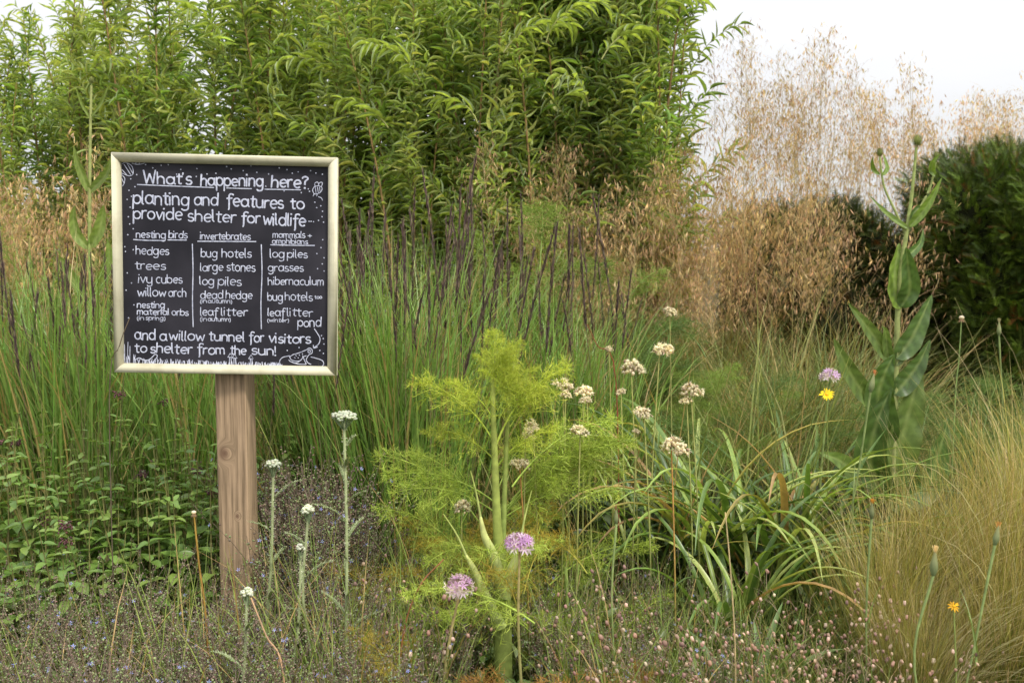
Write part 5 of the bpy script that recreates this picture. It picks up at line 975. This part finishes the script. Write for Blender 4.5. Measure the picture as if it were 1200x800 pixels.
# ================================================================== SINGLE STALKS
def goatsbeard(label, px, py, Y, s_, seed, lean=0., tipc=(.45, .25, .08)):
    rng = np.random.default_rng(seed); top = P(px, py, Y); o = np.array([top[0] - lean, Y, 0.]); t = thing('goats_beard', label, 'wildflower', tuple(o), group='closed goat\'s-beard buds'); tp = top - o; L = .046 * s_
    ax = (tp - smooth([np.array([0, 0, -.01]), tp * .55 + [-lean * .15, 0, 0], tp], 8)[-2]); ax = ax / np.linalg.norm(ax)
    stem_obj('stem', [np.array([0, 0, -.01]), tp * .3 + [-lean * .2 + rng.normal(0, .008), 0, 0], tp * .65 + [-lean * .12 + rng.normal(0, .010), 0, 0], tp - ax * L], [.0024, .0021, .003], (.15, .22, .08), (.18, .26, .10), t, np.zeros(3), 6)
    g = G(); m = 8; a = np.arange(m) * 2 * np.pi / m; e1 = nrm(np.cross(ax, [0, 1, .1])); e2 = np.cross(ax, e1); u = np.linspace(0, 1, 7); rad = np.array([.35, .85, 1, .85, .6, .38, .18]) * .0085 * s_
    dirs = np.cos(a)[:, None] * e1 + np.sin(a)[:, None] * e2; pt = (tp - ax * L)[None, None] + ax * (u * L * 1.15)[None, :, None] + dirs[:, None] * rad[None, :, None]
    g.ribbon(pt, np.array([[1, 1, 1, .85, .6, .35, .1]]) * .0075 * s_, np.cross(ax, dirs)[:, None], grad((.17, .24, .13), (.24, .26, .13), m, 7), -.2); link('bud', g.mesh('bud', M_leaf), t)
    g = G(); k = 16; d = nrm(ax + rng.normal(0, .16, (k, 3))); b = tp - ax * L * .1 + np.zeros((k, 3)); g.ribbon(np.stack([b, b + d * L * .45], 1), np.array([[.0022, .0012]]) * s_, nrm(np.cross(d, [0, 1, 0]))[:, None], jit(tipc, k)[:, None]); link('tuft', g.mesh('tuft', M_dry), t)
    for i in range(2):
        z = rng.uniform(.3, .6) * tp[2]; az = U(0, 6.28, 1, rng); pt = arc(np.array([[tp[0] * z / tp[2], 0, z]]), az, .16, .15, .9, 8); g = G(); g.ribbon(pt, np.linspace(.006, .0006, 8)[None], horiz(az)[:, None], (.17, .25, .09), .25); link('leaf', g.mesh('leaf', M_leaf), t)
goatsbeard('closed goat\'s-beard bud with a rusty tip, left of the teasel stem', 1024, 440, 2.7, 1.0, 1, .10, (.45, .20, .08))
goatsbeard('closed bud with an orange tip in front of the feather grass', 1022, 590, 2.2, .75, 2, .0, (.60, .28, .05))
goatsbeard('largest closed bud, with pale split scales, in the feather grass', 1096, 648, 1.95, 1.0, 3, .02, (.50, .38, .2))
goatsbeard('leaning closed bud near the right photo edge', 1170, 618, 2.0, .8, 4, .07)
goatsbeard('small closed brown bud over the low fennel, left of the strap-leaved plants', 722, 598, 2.3, .7, 5, -.01, (.35, .2, .1))
goatsbeard('slim closed bud against the dark hedge at the right', 1171, 378, 3.2, .9, 6, -.02, (.3, .26, .14))
def daisy(label, px, py, Y, rad, col, seed, petals=16, tilt=.8):
    rng = np.random.default_rng(seed); top = P(px, py, Y); o = np.array([top[0] + .01, Y, 0.]); t = thing('yellow_daisy', label, 'flower', tuple(o)); tp = top - o; stem_obj('stem', [np.array([0, 0, -.01]), tp * .6 + [.008, 0, 0], tp], [.0022, .0018, .0014], (.12, .18, .05), (.2, .27, .08), t, np.zeros(3), 5)
    fr = np.array(Euler((tilt, -.3, 0)).to_matrix()); g = G(); V, Q, T, C = BALL; g.add((V * [rad * .3, rad * .3, rad * .22]) @ fr.T + tp, (.70, .42, .03), Q, T); link('disc', g.mesh('disc', M_petal), t)
    for k in range(petals):
        a = k * 2 * math.pi / petals + rng.normal(0, .1); d = np.array([math.cos(a), math.sin(a), 0]); g = G(); l = rad * rng.uniform(.85, 1.1); pt = np.array([[d * rad * .2, d * l * .6 + [0, 0, rad * .08], d * l]]) @ fr.T + tp; g.ribbon(pt, np.array([[.12, .26, .08]]) * rad, (np.array([-d[1], d[0], 0]) @ fr.T), np.array(col) * rng.uniform(.85, 1.1)); link('petal', g.mesh('petal', M_petal), t)
daisy('single bright yellow daisy under the pale pink allium', 969, 462, 3.15, .024, (.85, .62, .03), 1)
daisy('tiny orange-yellow flower beside the big bud in the feather grass', 1118, 710, 1.95, .012, (.80, .42, .03), 2, 10)
def bare_stalk(label, pts, Y, r0, c0, c1, cap=None, name='dry_stalk'):
    p = [P(x, y, Y) for x, y in pts]; o = np.array([p[0][0], Y, 0.]); f = o.copy(); f[2] = -.01; f[0] = p[0][0] - (p[1][0] - p[0][0]) * .3; o[0] = f[0]; t = thing(name, label, 'stalk', tuple(o)); stem_obj('stem', [f] + p, [r0, r0 * .8, r0 * .7], c0, c1, t, o, 6, M_dry, 16)
    if cap:
        g = G(); V, Q, T, C = BALL; g.add(V * [cap, cap, cap * .7] + p[-1] - o, (.72, .60, .48), Q, T); n = 10; a = np.arange(n) * .628; d = np.stack([np.cos(a) * .8, np.sin(a) * .8, -1 + 0 * a], -1); q = p[-1] - o + np.zeros((n, 3)); g.ribbon(np.stack([q, q + d * cap * 1.6], 1), np.array([[cap * .7, cap * .2]]), nrm(np.cross(d, [0, 0, 1]))[:, None], (.25, .16, .1)); link('seed_cap', g.mesh('seed_cap', M_petal), t)
bare_stalk('orange-brown stalk with a small white cap, left of the wooden post', [(242, 735), (233, 660), (227, 600)], 2.25, .0028, (.30, .16, .05), (.46, .30, .07), .006)
bare_stalk('leaning dry tan stalk in front of the post foot', [(332, 790), (312, 745), (294, 700)], 2.0, .0022, (.5, .32, .2), (.55, .38, .24))
bare_stalk('tall thin green stalk with a white bud against the dark hedge', [(1119, 480), (1124, 420), (1127, 372)], 3.2, .0024, (.2, .28, .1), (.24, .32, .12), .0095, 'bulb_flower')
bare_stalk('dry straw stalk standing left of the feather grass', [(862, 780), (857, 680), (850, 600)], 2.1, .002, (.42, .33, .18), (.52, .42, .25))
bare_stalk('thin red-brown stem slanting between the reed grass and the cream flowers', [(722, 448), (700, 405), (688, 380)], 3.1, .002, (.40, .07, .06), (.30, .10, .06))
bare_stalk('thin grey stalk leaning across the lower left edge of the blackboard frame', [(128, 470), (140, 405), (152, 372)], 2.5, .0016, (.13, .10, .07), (.17, .13, .09))
bare_stalk('rusty stalk curving through the yellow fennel left of the alliums', [(470, 760), (490, 690), (520, 655)], 2.25, .0024, (.34, .13, .06), (.36, .17, .08))

turf('tall_crossing_grass', 'long loose grass blades bending across the reed grass and purple spikes', 420, -1.9, 1.0, 3.0, 3.7, (.6, 1.15), (.0025, .006), (.12, .19, .05), (.26, .30, .12), 504, (.3, 1.5), dry=.25)
turf('tall_crossing_grass', 'fresh green grass blades standing among the flowers at the bottom centre', 900, -.55, .75, 2.0, 2.7, (.28, .52), (.002, .0045), (.09, .16, .04), (.20, .27, .08), 505, (.2, 1.3), dry=.15)
turf('tall_crossing_grass', 'scattered green grass blades poking up through the forget-me-nots', 420, -1.35, -.35, 2.0, 2.6, (.25, .48), (.002, .0045), (.09, .16, .04), (.20, .27, .08), 506, (.2, 1.3), dry=.25)
